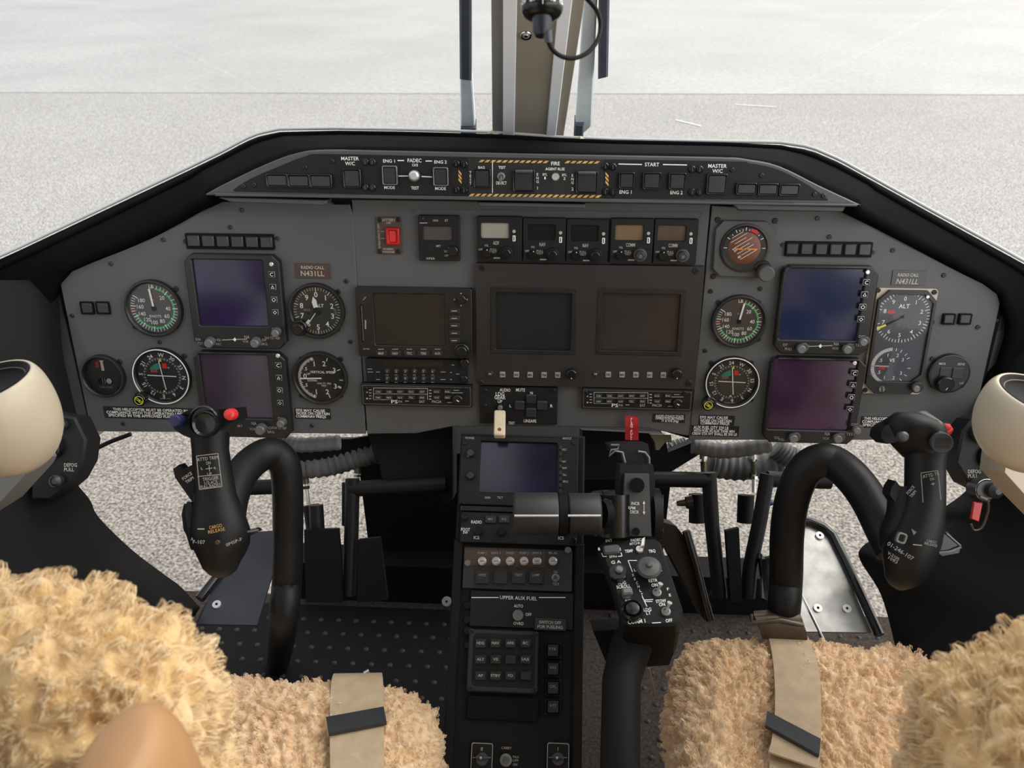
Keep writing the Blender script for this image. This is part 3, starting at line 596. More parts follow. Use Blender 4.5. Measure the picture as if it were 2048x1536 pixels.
# ================================================================ placards
def placard(x0,y0,x1,y1,label,lines,m='placard_black',tm='white_paint',z0=.0,th=.0011,sh=0):
    U = Unit(PF,(x0+x1)/2,(y0+y1)/2,'placard',label,'placard',empty=False,group=None)
    mb = MB().m(m); U.rbox(mb,x0,y0,x1,y1,0,th,.0003,.0003); mb.m(tm)
    for t,x,y,h,w in lines: U.text(mb,t,x,y,h,th+.0002,w=w,bold=.02 if h<8 else .01,shear=sh)
    return U.single(mb)
placard(590,527,661,557,'brown placard reading RADIO CALL N431LL above the altimeter',[('RADIO CALL',625,535,6,46),('N431LL',625,547,10,47)],'placard_brown','cream_dim')
placard(1784,541,1851,571,'grey placard reading RADIO CALL N431LL above the tall display',[('RADIO CALL',1817,550,6,42),('N431LL',1815,563,10,44)],'trim_grey','cream_dim',sh=.15)
placard(208,815,392,838,'black placard reading THIS HELICOPTER MUST BE OPERATED behind the left grip',[('THIS HELICOPTER MUST BE OPERATED IN',300,820,5,148),('COMPLIANCE WITH THE OPERATING LIMITATIONS',305,826.5,5,184),('SPECIFIED IN THE APPROVED FLIGHT MANUAL',303,832.5,5,172)])
placard(1722,834,1852,857,'black placard reading THIS HELICOPTER MUST BE OPERATED behind the right grip',[('THIS HELICOPTER MUST BE OPERATED',1787,838,5,118),('COMPLIANCE WITH THE OPERATING',1787,844.5,5,126),('SPECIFIED IN THE APPROVED',1786,851,5,122)])
placard(1752,855,1860,873,'small grey placard about fuel just under the right helicopter placard',[('FUEL CAPACITY',1800,859,5,72),('BASIC 150 GAL',1790,867,5,78)],'trim_grey','cream_dim')
placard(590,817,661,838,'black placard reading EFIS MAY CAUSE NOISE below the vertical speed dial',[('EFIS MAY CAUSE',621,821,5,58),('NOISE ON CERTAIN',626,827,5,66),('COMM/NAV FREQS',622,833,5,60)])
placard(1398,831,1469,851,'black placard reading EFIS MAY CAUSE NOISE below the right compass rose dial',[('EFIS MAY CAUSE',1428,835,5,56),('NOISE ON CERTAIN',1432,841.5,5,62),('COMM/NAV FREQS',1430,847,5,58)])
placard(1382,851.5,1478,872,'black placard reading AUX FUEL QTY 329 LB at the foot of the right plate',[('AUX FUEL QTY 329 LB',1422,855.5,6,70),('WITH FUEL IN AUX TANK MIN',1428,862,5,82),('CREW STA WT SHALL BE 300 LB',1429,868,5,90)])
placard(1306,829,1370,845,'small black placard reading AVOID STEADY STATE OPERATION beside the red tag',[('AVOID STEADY STATE',1339,832.5,4.4,56),('OPERATION BETWEEN',1339,837,4.4,56),('71 & 91% (Ng)',1340,842,4.4,34)])

# ================================================================ guarded red switch
U = Unit(PF,778,471,'guarded_switch','red guarded rocker switch on a brown plate, top left of the centre panel','switch')
mb = MB().m('placard_brown'); U.rbox(mb,753,434,802,508,0,.002,.0004,.002); mb.m('cream_dim'); z=.0022
U.text(mb,'BATTERY',777,440,5,z,w=28); U.text(mb,'OFF',777,446,4,z); 
x,y=U.q(758,472,z); mb.text('EMERGENCY OFF',x,y,.0028,z,rot=R(90),wfit=.034,bold=0)
for yy in (463,477): U.line(mb,762,yy,769,yy,1,z)
U.text(mb,'NORMAL',777,498,4,z,w=22); U.text(mb,'POSITION',777,504,4,z,w=24); U.put(mb,'plate')
for p in [(759,440),(796,440),(759,503),(796,503)]: U.screw(*p,4.5,.002)
mb = MB().m('red_deep'); U.frame(mb,(771,456,798,490),(777,461,793,485),.002,.009,.001); U.put(mb,'guard')
mb = MB().m('red_plastic'); U.rbox(mb,777,461,793,485,.002,.0075,.0012); U.put(mb,'rocker')

# ================================================================ radios
U = Unit(PF,878,476,'radio_unit','standalone radio head with a wide pinkish grey readout, right of the red switch','radio')
mb = MB().m('unit_black'); U.frame(mb,(837,431,919,522),(846,453,904,481),0,.008,.0008,zi=.003); U.put(mb,'faceplate')
mb = MB().m('lcd_grey'); U.rbox(mb,844,452,906,482,.001,.0045,0); U.put(mb,'readout')
mb = MB().m('cream_dim'); z=.0082; U.text(mb,'\u2022',846,437,4,z); U.line(mb,839,446,855,446,1.5,z); U.text(mb,'HDG',871,441,4,z,w=10); U.text(mb,'ET',893,441,4,z)
U.text(mb,'BRT',877,492,4,z,w=9); U.text(mb,'ADF',902,496,4,z,w=12); U.text(mb,'TEST',892,503,4,z,w=9); U.text(mb,'XFER',861,517,4,z,w=18); U.text(mb,'OFF',893,511,4,z,w=8); U.put(mb,'lettering',0)
mb = MB().m('gloss_black'); U.cyl(mb,905,503,10,.008,.018,20,.001); U.put(mb,'knob')
def radio(x0,y0,x1,y1,title,lcd,label,big=False,dx=0):
    U = Unit(PF,(x0+x1)/2,(y0+y1)/2,'radio_unit',label,'radio',group='radios in the top row'); w=x1-x0
    mb = MB().m('unit_black'); U.frame(mb,(x0,y0,x1,y1),(x0+8+dx,y0+13,x0+64+dx,y0+44),0,.009,.0008,zi=.004); U.put(mb,'faceplate')
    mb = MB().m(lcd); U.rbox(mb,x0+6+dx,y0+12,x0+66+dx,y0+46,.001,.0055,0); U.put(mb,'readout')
    z=.0092; mb=MB().m('cream_dim'); U.text(mb,title,x0+38+dx,y0+53,7,z,w=9 if len(title)==3 and False else (18 if len(title)>3 else 12))
    U.text(mb,'VOL',x0+19+dx,y0+58,4,z,w=8); U.text(mb,'OFF',x0+7+dx,y0+66,4,z,w=8); U.text(mb,'PULL',x0+33+dx,y0+66,4,z,w=13); U.text(mb,'TEST',x0+33+dx,y0+71,4,z,w=13); U.line(mb,x0+33+dx,y0+83,x0+46+dx,y0+83,2.5,z); U.put(mb,'lettering',0)
    mb=MB().m('gloss_black'); U.cyl(mb,x0+19+dx,y0+75,9,.009,.016,20,.001); mb.m('white_paint'); U.cyl(mb,x0+20+dx,y0+67,1.1,.016,.0163,8,0); U.put(mb,'volume_knob')
    mb=MB().m('unit_black' if not big else 'trim_grey'); U.cyl(mb,x0+58+dx,y0+74,13,.009,.018,24,.001); mb.m('gloss_black' if not big else 'unit_dark'); U.cyl(mb,x0+58+dx,y0+75,9,.018,.028,24,.0012); 
    if big: mb.m('dim_paint'); U.text(mb,'D',x0+59+dx,y0+76,5,.0283)
    U.put(mb,'tuning_knob')
    mb=MB().m('cream_dim'); U.cyl(mb,x0+74+dx,y0+30,3.4,.009,.0105,14,.0004); U.put(mb,'button'); mb=MB().m('white_paint'); U.rbox(mb,x0+71+dx,y0+38,x0+77+dx,y0+50,.009,.0105,.0004); mb.m('deep_black'); U.line(mb,x0+74+dx,y0+40,x0+74+dx,y0+48,1.6,.0107); U.put(mb,'transfer_switch')
    return U
radio(954,433,1044,524,'ADF','lcd_pale_reflection','radio labelled ADF with a pale reflection coloured into its readout, first of the top row')
radio(1046,436,1131,525,'NAV','lcd_black','radio labelled NAV right next to the ADF radio',dx=1)
radio(1133,438,1216,526,'NAV','lcd_black','radio labelled NAV with a black readout, next to the first COMM radio')
radio(1221,437,1306,528,'COMM','lcd_tan_reflection','radio labelled COMM with a tan reflection coloured over its whole readout',True,2)
radio(1308,438,1395,529,'COMM','lcd_brown_reflection','radio labelled COMM with a brown reflection coloured into its readout, last of the top row',True)

# ================================================================ moving map navigator
U = Unit(PF,830,646,'moving_map_navigator','large dark grey screen navigator with bezel keys, left half of the centre panel','navigation unit')
mb = MB().m('bezel_black'); U.frame(mb,(714,577,944,715),(748,588,890,692),0,.012,.001,zi=.006); U.put(mb,'bezel')
mb = MB().m('screen_grey'); U.rbox(mb,745,586,893,694,.001,.0085,0); U.put(mb,'screen')
for i in range(5):
    mb=MB().m('key_black'); U.rbox(mb,898,617+14.8*i,920,627+14.8*i,.012,.0145,.0006); mb.m('cream_dim'); U.line(mb,903,622+14.8*i,914,622+14.8*i,1.6,.0147); U.put(mb,'side_key')
for i,t in enumerate(['MAP','NAV','TFC','TERR','AUX']):
    x=762+28.3*i; mb=MB().m('key_black'); U.rbox(mb,x-11,702,x+11,712,.012,.0145,.0006); mb.m('cream_dim'); U.text(mb,t,x,707,5,.0147,w=11); U.put(mb,'function_key')
    
mb=MB().m('dim_paint'); 
for i in range(5): U.line(mb,756+28.3*i,698.5,768+28.3*i,698.5,1.6,.0122)
U.line(mb,731,640,731,658,3,.0122); U.text(mb,'INT PWR',733,698,3.5,.0122,w=13); U.text(mb,'\u2197',729,596,4,.0122)
for dx,dy in ((0,-12),(12,0),(0,12),(-13,0)): x,y=U.q(922+dx,599+dy,.0122); mb.cyl(x,y,.0012,.012,.0124,8,0)
U.line(mb,726,600,732,594,1.5,.0122); U.put(mb,'lettering',0)
mb=MB().m('deep_black'); U.rbox(mb,722,610,727,684,.012,.0125,0,0); mb.m('trim_grey'); U.rbox(mb,723.5,612,726,682,.0125,.0135,.0003,0); U.put(mb,'card_slot')
mb=MB().m('gloss_black'); U.cyl(mb,922,600,9,.012,.017,20,.001); U.put(mb,'joystick'); mb=MB().m('gloss_black'); U.cyl(mb,923,703,15,.012,.020,28,.001); U.cyl(mb,923,704,10,.020,.030,24,.001); U.put(mb,'selector_knob')
# keypad
U = Unit(PF,832,742,'control_keypad','narrow black keypad with two rows of round keys under the map screen','keypad')
mb=MB().m('unit_black'); U.rbox(mb,732,719,935,766,0,.008,.0008,.003); mb.m('lcd_black'); U.rbox(mb,765,722,885,733,.008,.0083,0,.0005); U.put(mb,'faceplate')
for r_ in range(2):
    for c in range(6):
        x=774+18.2*c; y=743+14.5*r_; mb=MB().m('key_black'); U.cyl(mb,x,y,5.4,.008,.0105,16,.0006); mb.m('cream_dim'); U.text(mb,('123456','7890<>')[r_][c],x,y-.5,4.5,.0107); U.put(mb,'key')
        
mb=MB().m('dim_paint')
for c in range(6):
    for r_ in range(2): U.line(mb,771+18.2*c,750+14.5*r_,777+18.2*c,750+14.5*r_,1.2,.0083)
for a in [(735,738,744,738),(735,744,746,744),(752,744,760,744),(752,759,760,759),(881,744,891,744),(881,759,891,759),(900,745,904,745),(900,759,904,759),(903,730,909,730),(912,748,919,748)]: U.line(mb,*a,1.6,.0083)
U.put(mb,'lettering',0); mb=MB().m('gloss_black'); U.cyl(mb,929,728,9,.008,.015,20,.001); U.put(mb,'knob'); mb=MB().m('gloss_black'); U.cyl(mb,928,759,7,.008,.013,20,.001); U.put(mb,'knob')
# audio panels
def audio(x0,y0,x1,y1,label):
    U = Unit(PF,(x0+x1)/2,(y0+y1)/2,'audio_panel',label,'audio panel',group='long black audio panels'); w=x1-x0; s=w/221; h=y1-y0
    X=lambda a:x0+a*s; Y=lambda b:y0+b*h/45
    mb=MB().m('unit_black'); U.rbox(mb,x0,y0,x1,y1,0,.009,.0009,.001); mb.m('trim_grey'); U.rbox(mb,x0+2,y0+3,x1-2,y1-2,.009,.0092,0,.001); mb.m('unit_black'); U.rbox(mb,x0+4,y0+5,x1-4,y1-4,.0092,.0094,0,.001); U.put(mb,'faceplate')
    z=.0098; mb=MB().m('cream_dim')
    for a in [(24,7,132,8),(24,19,132,20),(24,31,60,31),(132,8,132,31),(24,7,24,31)]: U.line(mb,X(a[0]),Y(a[1]),X(a[2]),Y(a[3]),1.1,z)
    for k in range(4): U.line(mb,X(15),Y(11+6*k),X(20),Y(11+6*k),1.6,z)
    U.cyl(mb,X(11),Y(16),1.4,.009,z,8,0); U.cyl(mb,X(11),Y(29),1.8,.009,z,8,0)
    mb.m('white_paint'); U.text(mb,'PS',X(66),Y(35),6.5,z,w=13); mb.m('cream_dim'); U.text(mb,'FX',X(78),Y(35),4,z,w=8); U.line(mb,X(87),Y(34),X(95),Y(34),1.5,z); U.text(mb,'SAT',X(121),Y(35),5,z,w=11); U.text(mb,'PAC24',X(150),Y(35),5,z,w=18)
    for a in [(184,12,195,12),(178,17,203,17),(172,37,182,37)]: U.line(mb,X(a[0]),Y(a[1]),X(a[2]),Y(a[3]),1.2,z)
    for k in range(4): U.line(mb,X(135),Y(12+6*k),X(140),Y(12+6*k),2,z)
    U.put(mb,'lettering',0)
    words=[['COM1','COM2','NAV1','NAV2','ADF'],['DME','MKR','AUX','TEL','SPKR'],['ICS','PA'],['VOX','EMG']]
    for r_ in range(2):
        for c in range(7):
            a=33+22*c if c<5 else 150+22*(c-5); b=15+12*r_; t=words[r_][c] if c<5 else words[2+r_][c-5]
            k_=MB().m('key_black'); U.rbox(k_,X(a-7),Y(b-4),X(a+7),Y(b+4),.009,.0115,.0005); k_.m('cream_dim'); U.text(k_,t,X(a),Y(b),3.4,.0117,w=9*s,bold=.01); U.put(k_,'key')
    k_=MB().m('gloss_black'); U.cyl(k_,X(192),Y(33),10,.009,.017,24,.001); k_.m('white_paint'); U.line(k_,X(190),Y(32),X(195),Y(35),2,.0172); U.put(k_,'volume_knob')
    for p in [(X(205),Y(8)),(X(8),Y(8))]: U.screw(*p,3.4,.009)
audio(723,769,944,813,'long black audio panel below the keypad on the left of the centre plate')
audio(1164,778,1385,820,'long black audio panel beneath the twin display, above the red tag')
# twin engine display
U = Unit(PF,1178,652,'engine_display','wide dark brown unit with two blank screens side by side','engine display')
o=rrect(*U.rect(953,530,1400,774,.010),.002); cx,cy,w,h=U.rect(953,530,1400,774,.010)
mb=MB().m('display_brown'); z1=.010
s1=U.rect(987,580,1147,703,z1); s2=U.rect(1199,582,1362,705,z1)
# body built round the two windows
ys=sorted([cy-h/2, s1[1]-s1[3]/2, s1[1]+s1[3]/2, cy+h/2]); xs=[cx-w/2,s1[0]-s1[2]/2,s1[0]+s1[2]/2,s2[0]-s2[2]/2,s2[0]+s2[2]/2,cx+w/2]
for j in range(3):
    if j==1:
        for i in (0,2,4): mb.box(xs[i],xs[i+1],ys[1],ys[2],0,z1)
    else: mb.box(xs[0],xs[-1],ys[j],ys[j+1],0,z1)
U.put(mb,'housing',0)
for i,(s_,m_) in enumerate(((s1,'screen_grey'),(s2,'screen_brown'))):
    mb=MB().m('bezel_black'); mb.ring(rrect(s_[0],s_[1],s_[2]+.008,s_[3]+.008,.002),rrect(s_[0],s_[1]-.001,s_[2]-.006,s_[3]-.006,.001),z1-.001,z1+.0012,.0006,.004); U.put(mb,'screen_surround')
    mb=MB().m(m_); mb.box(s_[0]-s_[2]/2,s_[0]+s_[2]/2,s_[1]-s_[3]/2,s_[1]+s_[3]/2,.001,.0055); U.put(mb,'screen')
for gx,tt in ((1005,['PAGE','ENG','MENU','ITEM','SEL']),(1216.5,['FUEL','MENU','VEL','DAY','DEL'])):
    mb=MB().m('key_black'); U.cyl(mb,gx-25,748,7,z1,.0115,20,.0005); mb.m('cream_dim'); U.text(mb,'M',gx-25,748,4,.0117,w=5); U.put(mb,'round_key')
    for i,t in enumerate(tt):
        x=gx+27.6*i; mb=MB().m('dim_paint'); U.rbox(mb,x-5.5,744+i*.3,x+5.5,755+i*.3,z1,.0118,.0005); mb.m('deep_black'); U.text(mb,t,x,749.5+i*.3,4,.012,w=8,bold=.02); U.put(mb,'key')
    mb=MB().m('gloss_black'); U.cyl(mb,gx+138,750,10,z1,.022,24,.001); mb.m('white_paint'); U.cyl(mb,gx+138,757,1.2,.022,.0223,8,0); U.put(mb,'knob')
for p in [(964,536),(1392,542),(961,766),(1378,767)]: U.screw(*p,6,z1)
# landing gear panel
U = Unit(PF,1036,810,'landing_gear_panel','small black LDG GEAR panel with four dark lamps in a cross','gear panel')
mb=MB().m('unit_black'); U.rbox(mb,959,774,1115,848,0,.006,.0008,.002); z=.0062; mb.m('white_paint')
for t,x,y,h,w in [('AUDIO',1010,780,6,21),('MUTE',1041,780,6,18),('LDG',1000,788,7,17),('GEAR',1000,795,7,22),('UP',1000,803,6,9),('N',1063,786,5,5),('L',1021,812,5,4),('R',1103,812,6,5),('UNSAFE',1060,842,6,25),('TEST',1023,846,5,13)]: U.text(mb,t,x,y,h,z,w=w)
U.put(mb,'faceplate')
for x,y in ((1062,799),(1039,812),(1084,812),(1062,826)): mb=MB().m('caption_dark'); U.rbox(mb,x-10,y-9,x+10,y+9,.006,.010,.0012,.001); U.put(mb,'lamp_cap')
for p in [(971,782),(1107,781),(970,812)]: U.screw(*p,4,.006)
# lever: its pivot sits in the panel, the ivory paddle hangs down and out
mb=MB().m('deep_black'); U.cyl(mb,1000,817,9,.006,.010,20,.001); mb.m('knob_grey'); U.cyl(mb,1000,817,5,.010,.016,16,.001); U.put(mb,'lever_pivot')
mb=MB(); a=U.at; top=U.fr.at(*U.fr.uv(1000,823,.016),.016); bot=U.fr.at(*U.fr.uv(999,873,.050),.050)
inv=a.inverted(); top=inv@top; bot=inv@bot; dr=(bot-top); L_=dr.length; dr.normalize(); sx=Vector((1,0,0)); nz=sx.cross(dr); 
mm=Matrix((sx,-dr,-nz if nz.z<0 else nz)).transposed().to_4x4(); mm.translation=(top+bot)/2
mb.M=mm; mb.m('ivory').prism(rrect(0,0,.0165,L_,.003),-.005,.005,.0015); mb.m('rust').cyl(0,-L_/2+.009,.0028,.005,.0053,12,0); U.put(mb,'lever')
# red pull tag hanging from a pin under the panel edge
U = Unit(PF,1264,856,'warning_tag','red cloth tag lettered PULL hanging over the collective head','tag',z=.012)
mb=MB().m('red_cloth'); G=[]
for i in range(9):
    t=i/8; row=[]
    for j in range(5):
        s_=j/4; x,y=U.q(1250.5+26*s_+t*1.5*(s_), 832+50*t+1.5*s_, .004); row.append((x,y,.003*math.sin(t*4+s_)+.002))
    G.append(row)
mb.grid(G); mb.grid([[(p[0],p[1],p[2]-.0012) for p in reversed(r_)] for r_ in G])
U.put(mb,'cloth')
mb=MB().m('white_paint'); 
for i,c in enumerate('FLAG PULL'): x,y=U.q(1263,838+4.9*i,.006); mb.text(c,x,y,.0036,.0062+.0,rot=R(-90) if False else 0,bold=.02)
U.put(mb,'lettering',0)
mb=MB().m('chrome'); x,y=U.q(1263,834,.004); mb.tube([(x-.008,y,.002),(x+.008,y,.002)],.001,8); U.put(mb,'pin')
# side round latches at both ends of the panel
for (x,y,l) in ((95,621,'black round end cap fixed to the left end of the panel'),(1998,641,'black round end cap fixed to the right end of the panel')):
    U=Unit(PF,x,y,'end_cap',l,'cap',z=-.02,empty=False); mb=MB().m('unit_dark'); U.rbox(mb,x-22,y-24,x+16,y+24,0,.012,.002,.012); mb.m('screw_black'); U.cyl(mb,x-4,y,4,.012,.0135,14,.0004); adopt(U.single(mb), ip.o)
# ================================================================ glareshield and its annunciator strip
CO = Frame(PF.at(0,0,.030), PF.A)
def smooth(P, n=5): return [(p.x,p.y) for p in spline([(x,y,0) for x,y in P], n)]
U = Unit(CO, 1066, 352, 'annunciator_strip', 'long curved grey-rimmed strip of switches and captions under the glareshield hood', 'annunciator strip')
top_o = smooth([(410,389),(448,368),(530,329),(590,307),(650,300),(800,302),(985,306),(1180,310),(1440,315),(1500,320),(1560,333),(1640,372),(1722,410)],4)
out_ = [U.q(x,y,.004) for x,y in top_o]+[U.q(1722,410,.004), U.q(1060,402,.004), U.q(414,391,.004)]
mb = MB().m('trim_grey'); mb.prism(out_, -.004, .004, .0015); 
inn = smooth([(466,380),(500,358),(560,332),(610,313),(660,308),(980,315),(1440,322),(1500,326),(1560,340),(1620,372),(1656,398)],4)
mb.m('unit_black').prism([U.q(x,y,.005) for x,y in inn]+[U.q(1656,401,.005),U.q(1060,395,.005),U.q(468,383,.005)], .003, .005, .0004); U.put(mb,'strip_plate')
mb = MB().m('trim_grey'); mb.prism([U.q(x,y,.006) for x,y in [(430,386),(1060,394),(1716,408),(1712,413),(1060,402),(432,392)]],-.006,.009,.001); U.put(mb,'lower_lip')
for P in ([(440,394),(655,400),(655,407),(648,410),(462,404)],[(955,404),(1170,408),(1170,416),(960,412)],[(1466,408),(1690,413),(1685,423),(1476,419)]):
    mb = MB().m('trim_grey'); mb.prism([U.q(x,y,0) for x,y in P],-.02,.002,.001); U.put(mb,'lower_flange')
for x,y in [(730,324),(744,324),(730,375),(744,375),(912,328),(928,329),(912,380),(928,381),(1211,333),(1226,334),(1211,384),(1226,385),(1385,339),(1400,339),(1385,385),(1400,385)]: 
    mb=MB().m('gloss_black'); U.cyl(mb,x,y,7,.005,.0085,18,.001); mb.m('trim_grey'); U.line(mb,x,y-4,x,y+4,1.4,.0087); U.put(mb,'fastener')
for x,y in [(486,373),(508,370),(664,323),(610,335),(1465,340),(1524,351),(1630,389),(1648,392)]: U.screw(x,y,4.5,.005,'screw_black')
def lamp(fr, b, name, label, cat, group, cap='caption_dark', z0=.005, h=.0055, rim='gloss_black', fr_w=2.2, par=None, pl=None):
    V = Unit(fr,(b[0]+b[2])/2,(b[1]+b[3])/2,name,label,cat,group=group)
    mb=MB().m(rim); V.frame(mb,(b[0]-fr_w,b[1]-fr_w,b[2]+fr_w,b[3]+fr_w),b,z0,z0+h,.0007,zi=z0); V.put(mb,'surround')
    mb=MB().m(cap); V.rbox(mb,b[0]+.5,b[1]+.5,b[2]-.5,b[3]-.5,z0,z0+h*.8,.0010,.0006); V.put(mb,'cap'); adopt(V.o, par or U.o, pl); return V
for g,side in (([(534,350,573,372),(577,351,617,373),(621,351,661,374)],'left'),([(1475,368,1512,388),(1518,369,1555,389),(1561,370,1598,390)],'right')):
    w_ = ['outermost','middle','innermost'] if side=='left' else ['innermost','middle','outermost']
    for b,k in zip(g,w_): lamp(CO,b,'caption_lamp','flat dark caption lamp, %s of the three at the %s end of the annunciator strip'%(k,side),'lamp',None)
lamp(CO,(688,340,719,374),'master_warning_lamp','square lamp under the words MASTER W/C on the left of the strip','lamp','master warning lamps')
lamp(CO,(1416,350,1452,387),'master_warning_lamp','square lamp under the words MASTER W/C beside the START switches','lamp','master warning lamps')
lamp(CO,(766,334,792,368),'engine_mode_switch','silver-rimmed FADEC mode switch marked ENG 1','switch','FADEC mode switches',rim='knob_grey',pl='silver-rimmed mode switch')
lamp(CO,(868,337,894,370),'engine_mode_switch','silver-rimmed FADEC mode switch marked ENG 2','switch','FADEC mode switches',rim='knob_grey',pl='silver-rimmed mode switch')
lamp(CO,(1240,347,1267,376),'start_switch','START switch with ENG 1 beneath it','switch','start switches')
lamp(CO,(1288,347,1320,377),'start_switch','START switch with no caption, in the middle of three','switch','start switches')
lamp(CO,(1340,348,1370,378),'start_switch','START switch with ENG 2 beneath it','switch','start switches')
V=Unit(CO,828,352,'fadec_test_knob','round grey FADEC test knob between the two mode switches','knob',empty=False); mb=MB().m('trim_grey'); V.cyl(mb,828,352,12,.005,.008,24,.0008); mb.m('bright_metal'); V.cyl(mb,827,352,9.5,.008,.018,24,.002); adopt(V.single(mb),U.o,'bright grey metal test knob')
def toggle(fr,x,y,name,label,dx=0,dy=-8,z=.005,r=8,m='chrome',tip=2.6,L=.016,group='toggle switches',par=None,pl=None):
    V=Unit(fr,x,y,name,label,'switch',group=group); mb=MB().m('knob_grey'); k=1/V.px
    mb.lathe([(r*k,z),(r*k,z+.002),(r*k*.72,z+.0028),(r*k*.55,z+.0028),(r*k*.5,z+.0015)],24); V.put(mb,'nut')
    mb=MB().m(m); mb.tube([(0,0,z+.001),(dx*k*.6,-dy*k*.6,z+L*.6),(dx*k,-dy*k,z+L)],[.0012,.0016,.0022*tip/2.6],12); V.put(mb,'bat'); adopt(V.o,par,pl) if par else None; return V
# hazard striped border of the fire panel, painted on the strip
U2 = Unit(CO,1066,356,'fire_control_unit','fire control unit edged with black and yellow hazard stripes','fire controls')
mb=MB().m('dial_black'); U2.rbox(mb,936,318,1206,396,.0048,.0056,.0003,.001); z=.0058
x0,y0=U2.q(936,392,z); x1,y1=U2.q(1204,394,z)
def hz(xa,ya,xb,yb,h,n):
    a=Vector(U2.q(xa,ya,z)); b=Vector(U2.q(xb,yb,z)); u=(b-a); L=u.length; u.normalize(); v=Vector((-u.y,u.x))*h/2; st=L/n
    for i in range(n):
        c=a+u*st*(i+.15); w=u*st*.62; sl=u*h*.6; mb.flat([tuple(c-v-sl),tuple(c+w-v-sl),tuple(c+w+v+sl),tuple(c+v+sl)],z)
mb.m('hazard_yellow'); hz(938,390,1203,393,.0036,22); hz(958,322,1098,324,.0030,12); hz(1130,324,1200,325,.0030,6)
for (xa,ya,xb,yb) in ((920,342,920,366),(1214,346,1214,371)): hz(xa,ya,xb,yb,.0040,3)
mb.m('white_paint'); U2.line(mb,985,320,985,386,1.4,z)
for t,x,y,h,w in [('FIRE',1111,327,7,17),('AGENT RLSE',1110,338,5,38),('BAG',963,335,5,13),('TEST',1004,335,5,14),('DETECT',1003,366,6,21),('BTL',1090,349,4.5,9),('1',1090,356,5,3),('BTL',1129,350,4.5,9),('2',1129,357,5,4)]: U2.text(mb,t,x,y,h,z,w=w)
for t,x,y in (('TEST',941,345),('ENG',1075,349),('ENG',1145,351)):
    for i,c in enumerate(t): U2.text(mb,c,x,y+7.2*i,5.2,z)
U2.text(mb,'1',1075,376,6,z); U2.text(mb,'2',1145,378,6,z); U2.put(mb,'fire_plate',0)
lamp(CO,(949,340,979,374),'baggage_fire_switch','dark square test switch marked BAG at the left of the fire panel','switch',None,par=U2.o,z0=.0056)
for b,t in (((1028,342,1067,382),'ENG 1'),((1154,345,1194,385),'ENG 2')):
    V=lamp(CO,b,'fire_handle_switch','large guarded fire switch beside the letters %s'%t,'switch','g',par=U2.o,z0=.0056); mb=MB().m('trim_grey'); V.rbox(mb,b[0]+2,b[1]-2,b[2]-2,b[1]+4,.0095,.014,.001); V.put(mb,'guard')
toggle(CO,1003,352,'fire_detect_toggle','toggle between TEST and DETECT on the fire panel',0,6,m='knob_grey',par=U2.o)
toggle(CO,1111,353,'fire_agent_toggle','brass coloured bottle selector toggle under AGENT RLSE',0,-2,m='bright_metal',tip=5,par=U2.o,pl='brass coloured bat')
mb=MB().m('white_paint'); z=.0053
for t,x,y,h,w in [('MASTER',700,317,7,36),('W/C',700,327,7,20),('MASTER',1435,332,7,36),('W/C',1435,342,7,20),('ENG 1',778,322,6,24),('ENG 2',881,324,6,25),('FADEC',829,321,7,28),('O/S',830,330,5,12),('MODE',779,375,6,22),('MODE',881,377,6,22),('TEST',830,376,6,16),('START',1304,329,7,28),('ENG 1',1251,384,7,24),('ENG 2',1353,385,7,24)]: U.text(mb,t,x,y,h,z,w=w)
for a in [(795,321,808,321),(851,322,864,322),(797,352,816,352),(843,353,864,354),(1237,328,1284,329),(1326,329,1374,330)]: U.line(mb,*a,2,z)
U.put(mb,'lettering',0)
# hood: black padded cover from the strip forward to the windscreen base
inner = [(112,860),(100,760),(92,640),(116,556),(134,542),(300,464),(412,400),(412,386),(450,366),(530,327),(590,306),(650,299),(800,301),(985,305),(1180,309),(1440,314),(1500,319),(1565,332),(1640,370),(1722,409),(1722,422),(1850,492),(1984,568),(2006,588),(2026,660),(1995,760),(1985,860)]
outer = [(-230,700),(-200,640),(-170,600),(-60,545),(30,505),(200,425),(380,340),(450,306),(490,284),(520,272),(560,264),(610,262),(720,263),(860,266),(985,270),(1160,283),(1400,288),(1560,291),(1620,300),(1680,326),(1760,370),(1850,420),(1960,480),(2060,535),(2160,590),(2220,650),(2250,720)]
def resamp(P, n):
    P=[Vector((x,y)) for x,y in P]; d=[0]
    for a,b in zip(P,P[1:]): d.append(d[-1]+(b-a).length)
    o=[]; j=0
    for k in range(n):
        t=d[-1]*k/(n-1)
        while j<len(P)-2 and d[j+1]<t: j+=1
        f=(t-d[j])/max(1e-9,d[j+1]-d[j]); p=P[j].lerp(P[j+1],min(1,f)); o.append((p.x,p.y))
    return o
hp = thing('glareshield','black padded glareshield hood curving over the instrument panel','glareshield',Matrix.Translation(PF.at(0,.25,-.05)))
A = [PF.at(*PF.uv(x,y,(.030 if 405<x<1725 and y<425 else .012)),(.030 if 405<x<1725 and y<425 else .012)) for x,y in inner]
def match(inner, outer, n):
    # parametrise both by segments between key corners
    ki=[0,4,6,10,17,20,23,len(inner)-1]; ko=[0,3,6,10,17,20,23,len(outer)-1]; a=[];b=[]
    for s in range(len(ki)-1):
        ia=inner[ki[s]:ki[s+1]+1]; ob=outer[ko[s]:ko[s+1]+1]; ra=resamp(ia,n); rb=resamp(ob,n)
        if s: ra=ra[1:]; rb=rb[1:]
        a+=ra;b+=rb
    return a,b
ia,ob = match(inner,outer,10)
rows=[]; zi=lambda x,y: .030 if 405<x<1725 and y<425 else .010
Pin=[PF.at(*PF.uv(x,y,zi(x,y)),zi(x,y)) for x,y in ia]
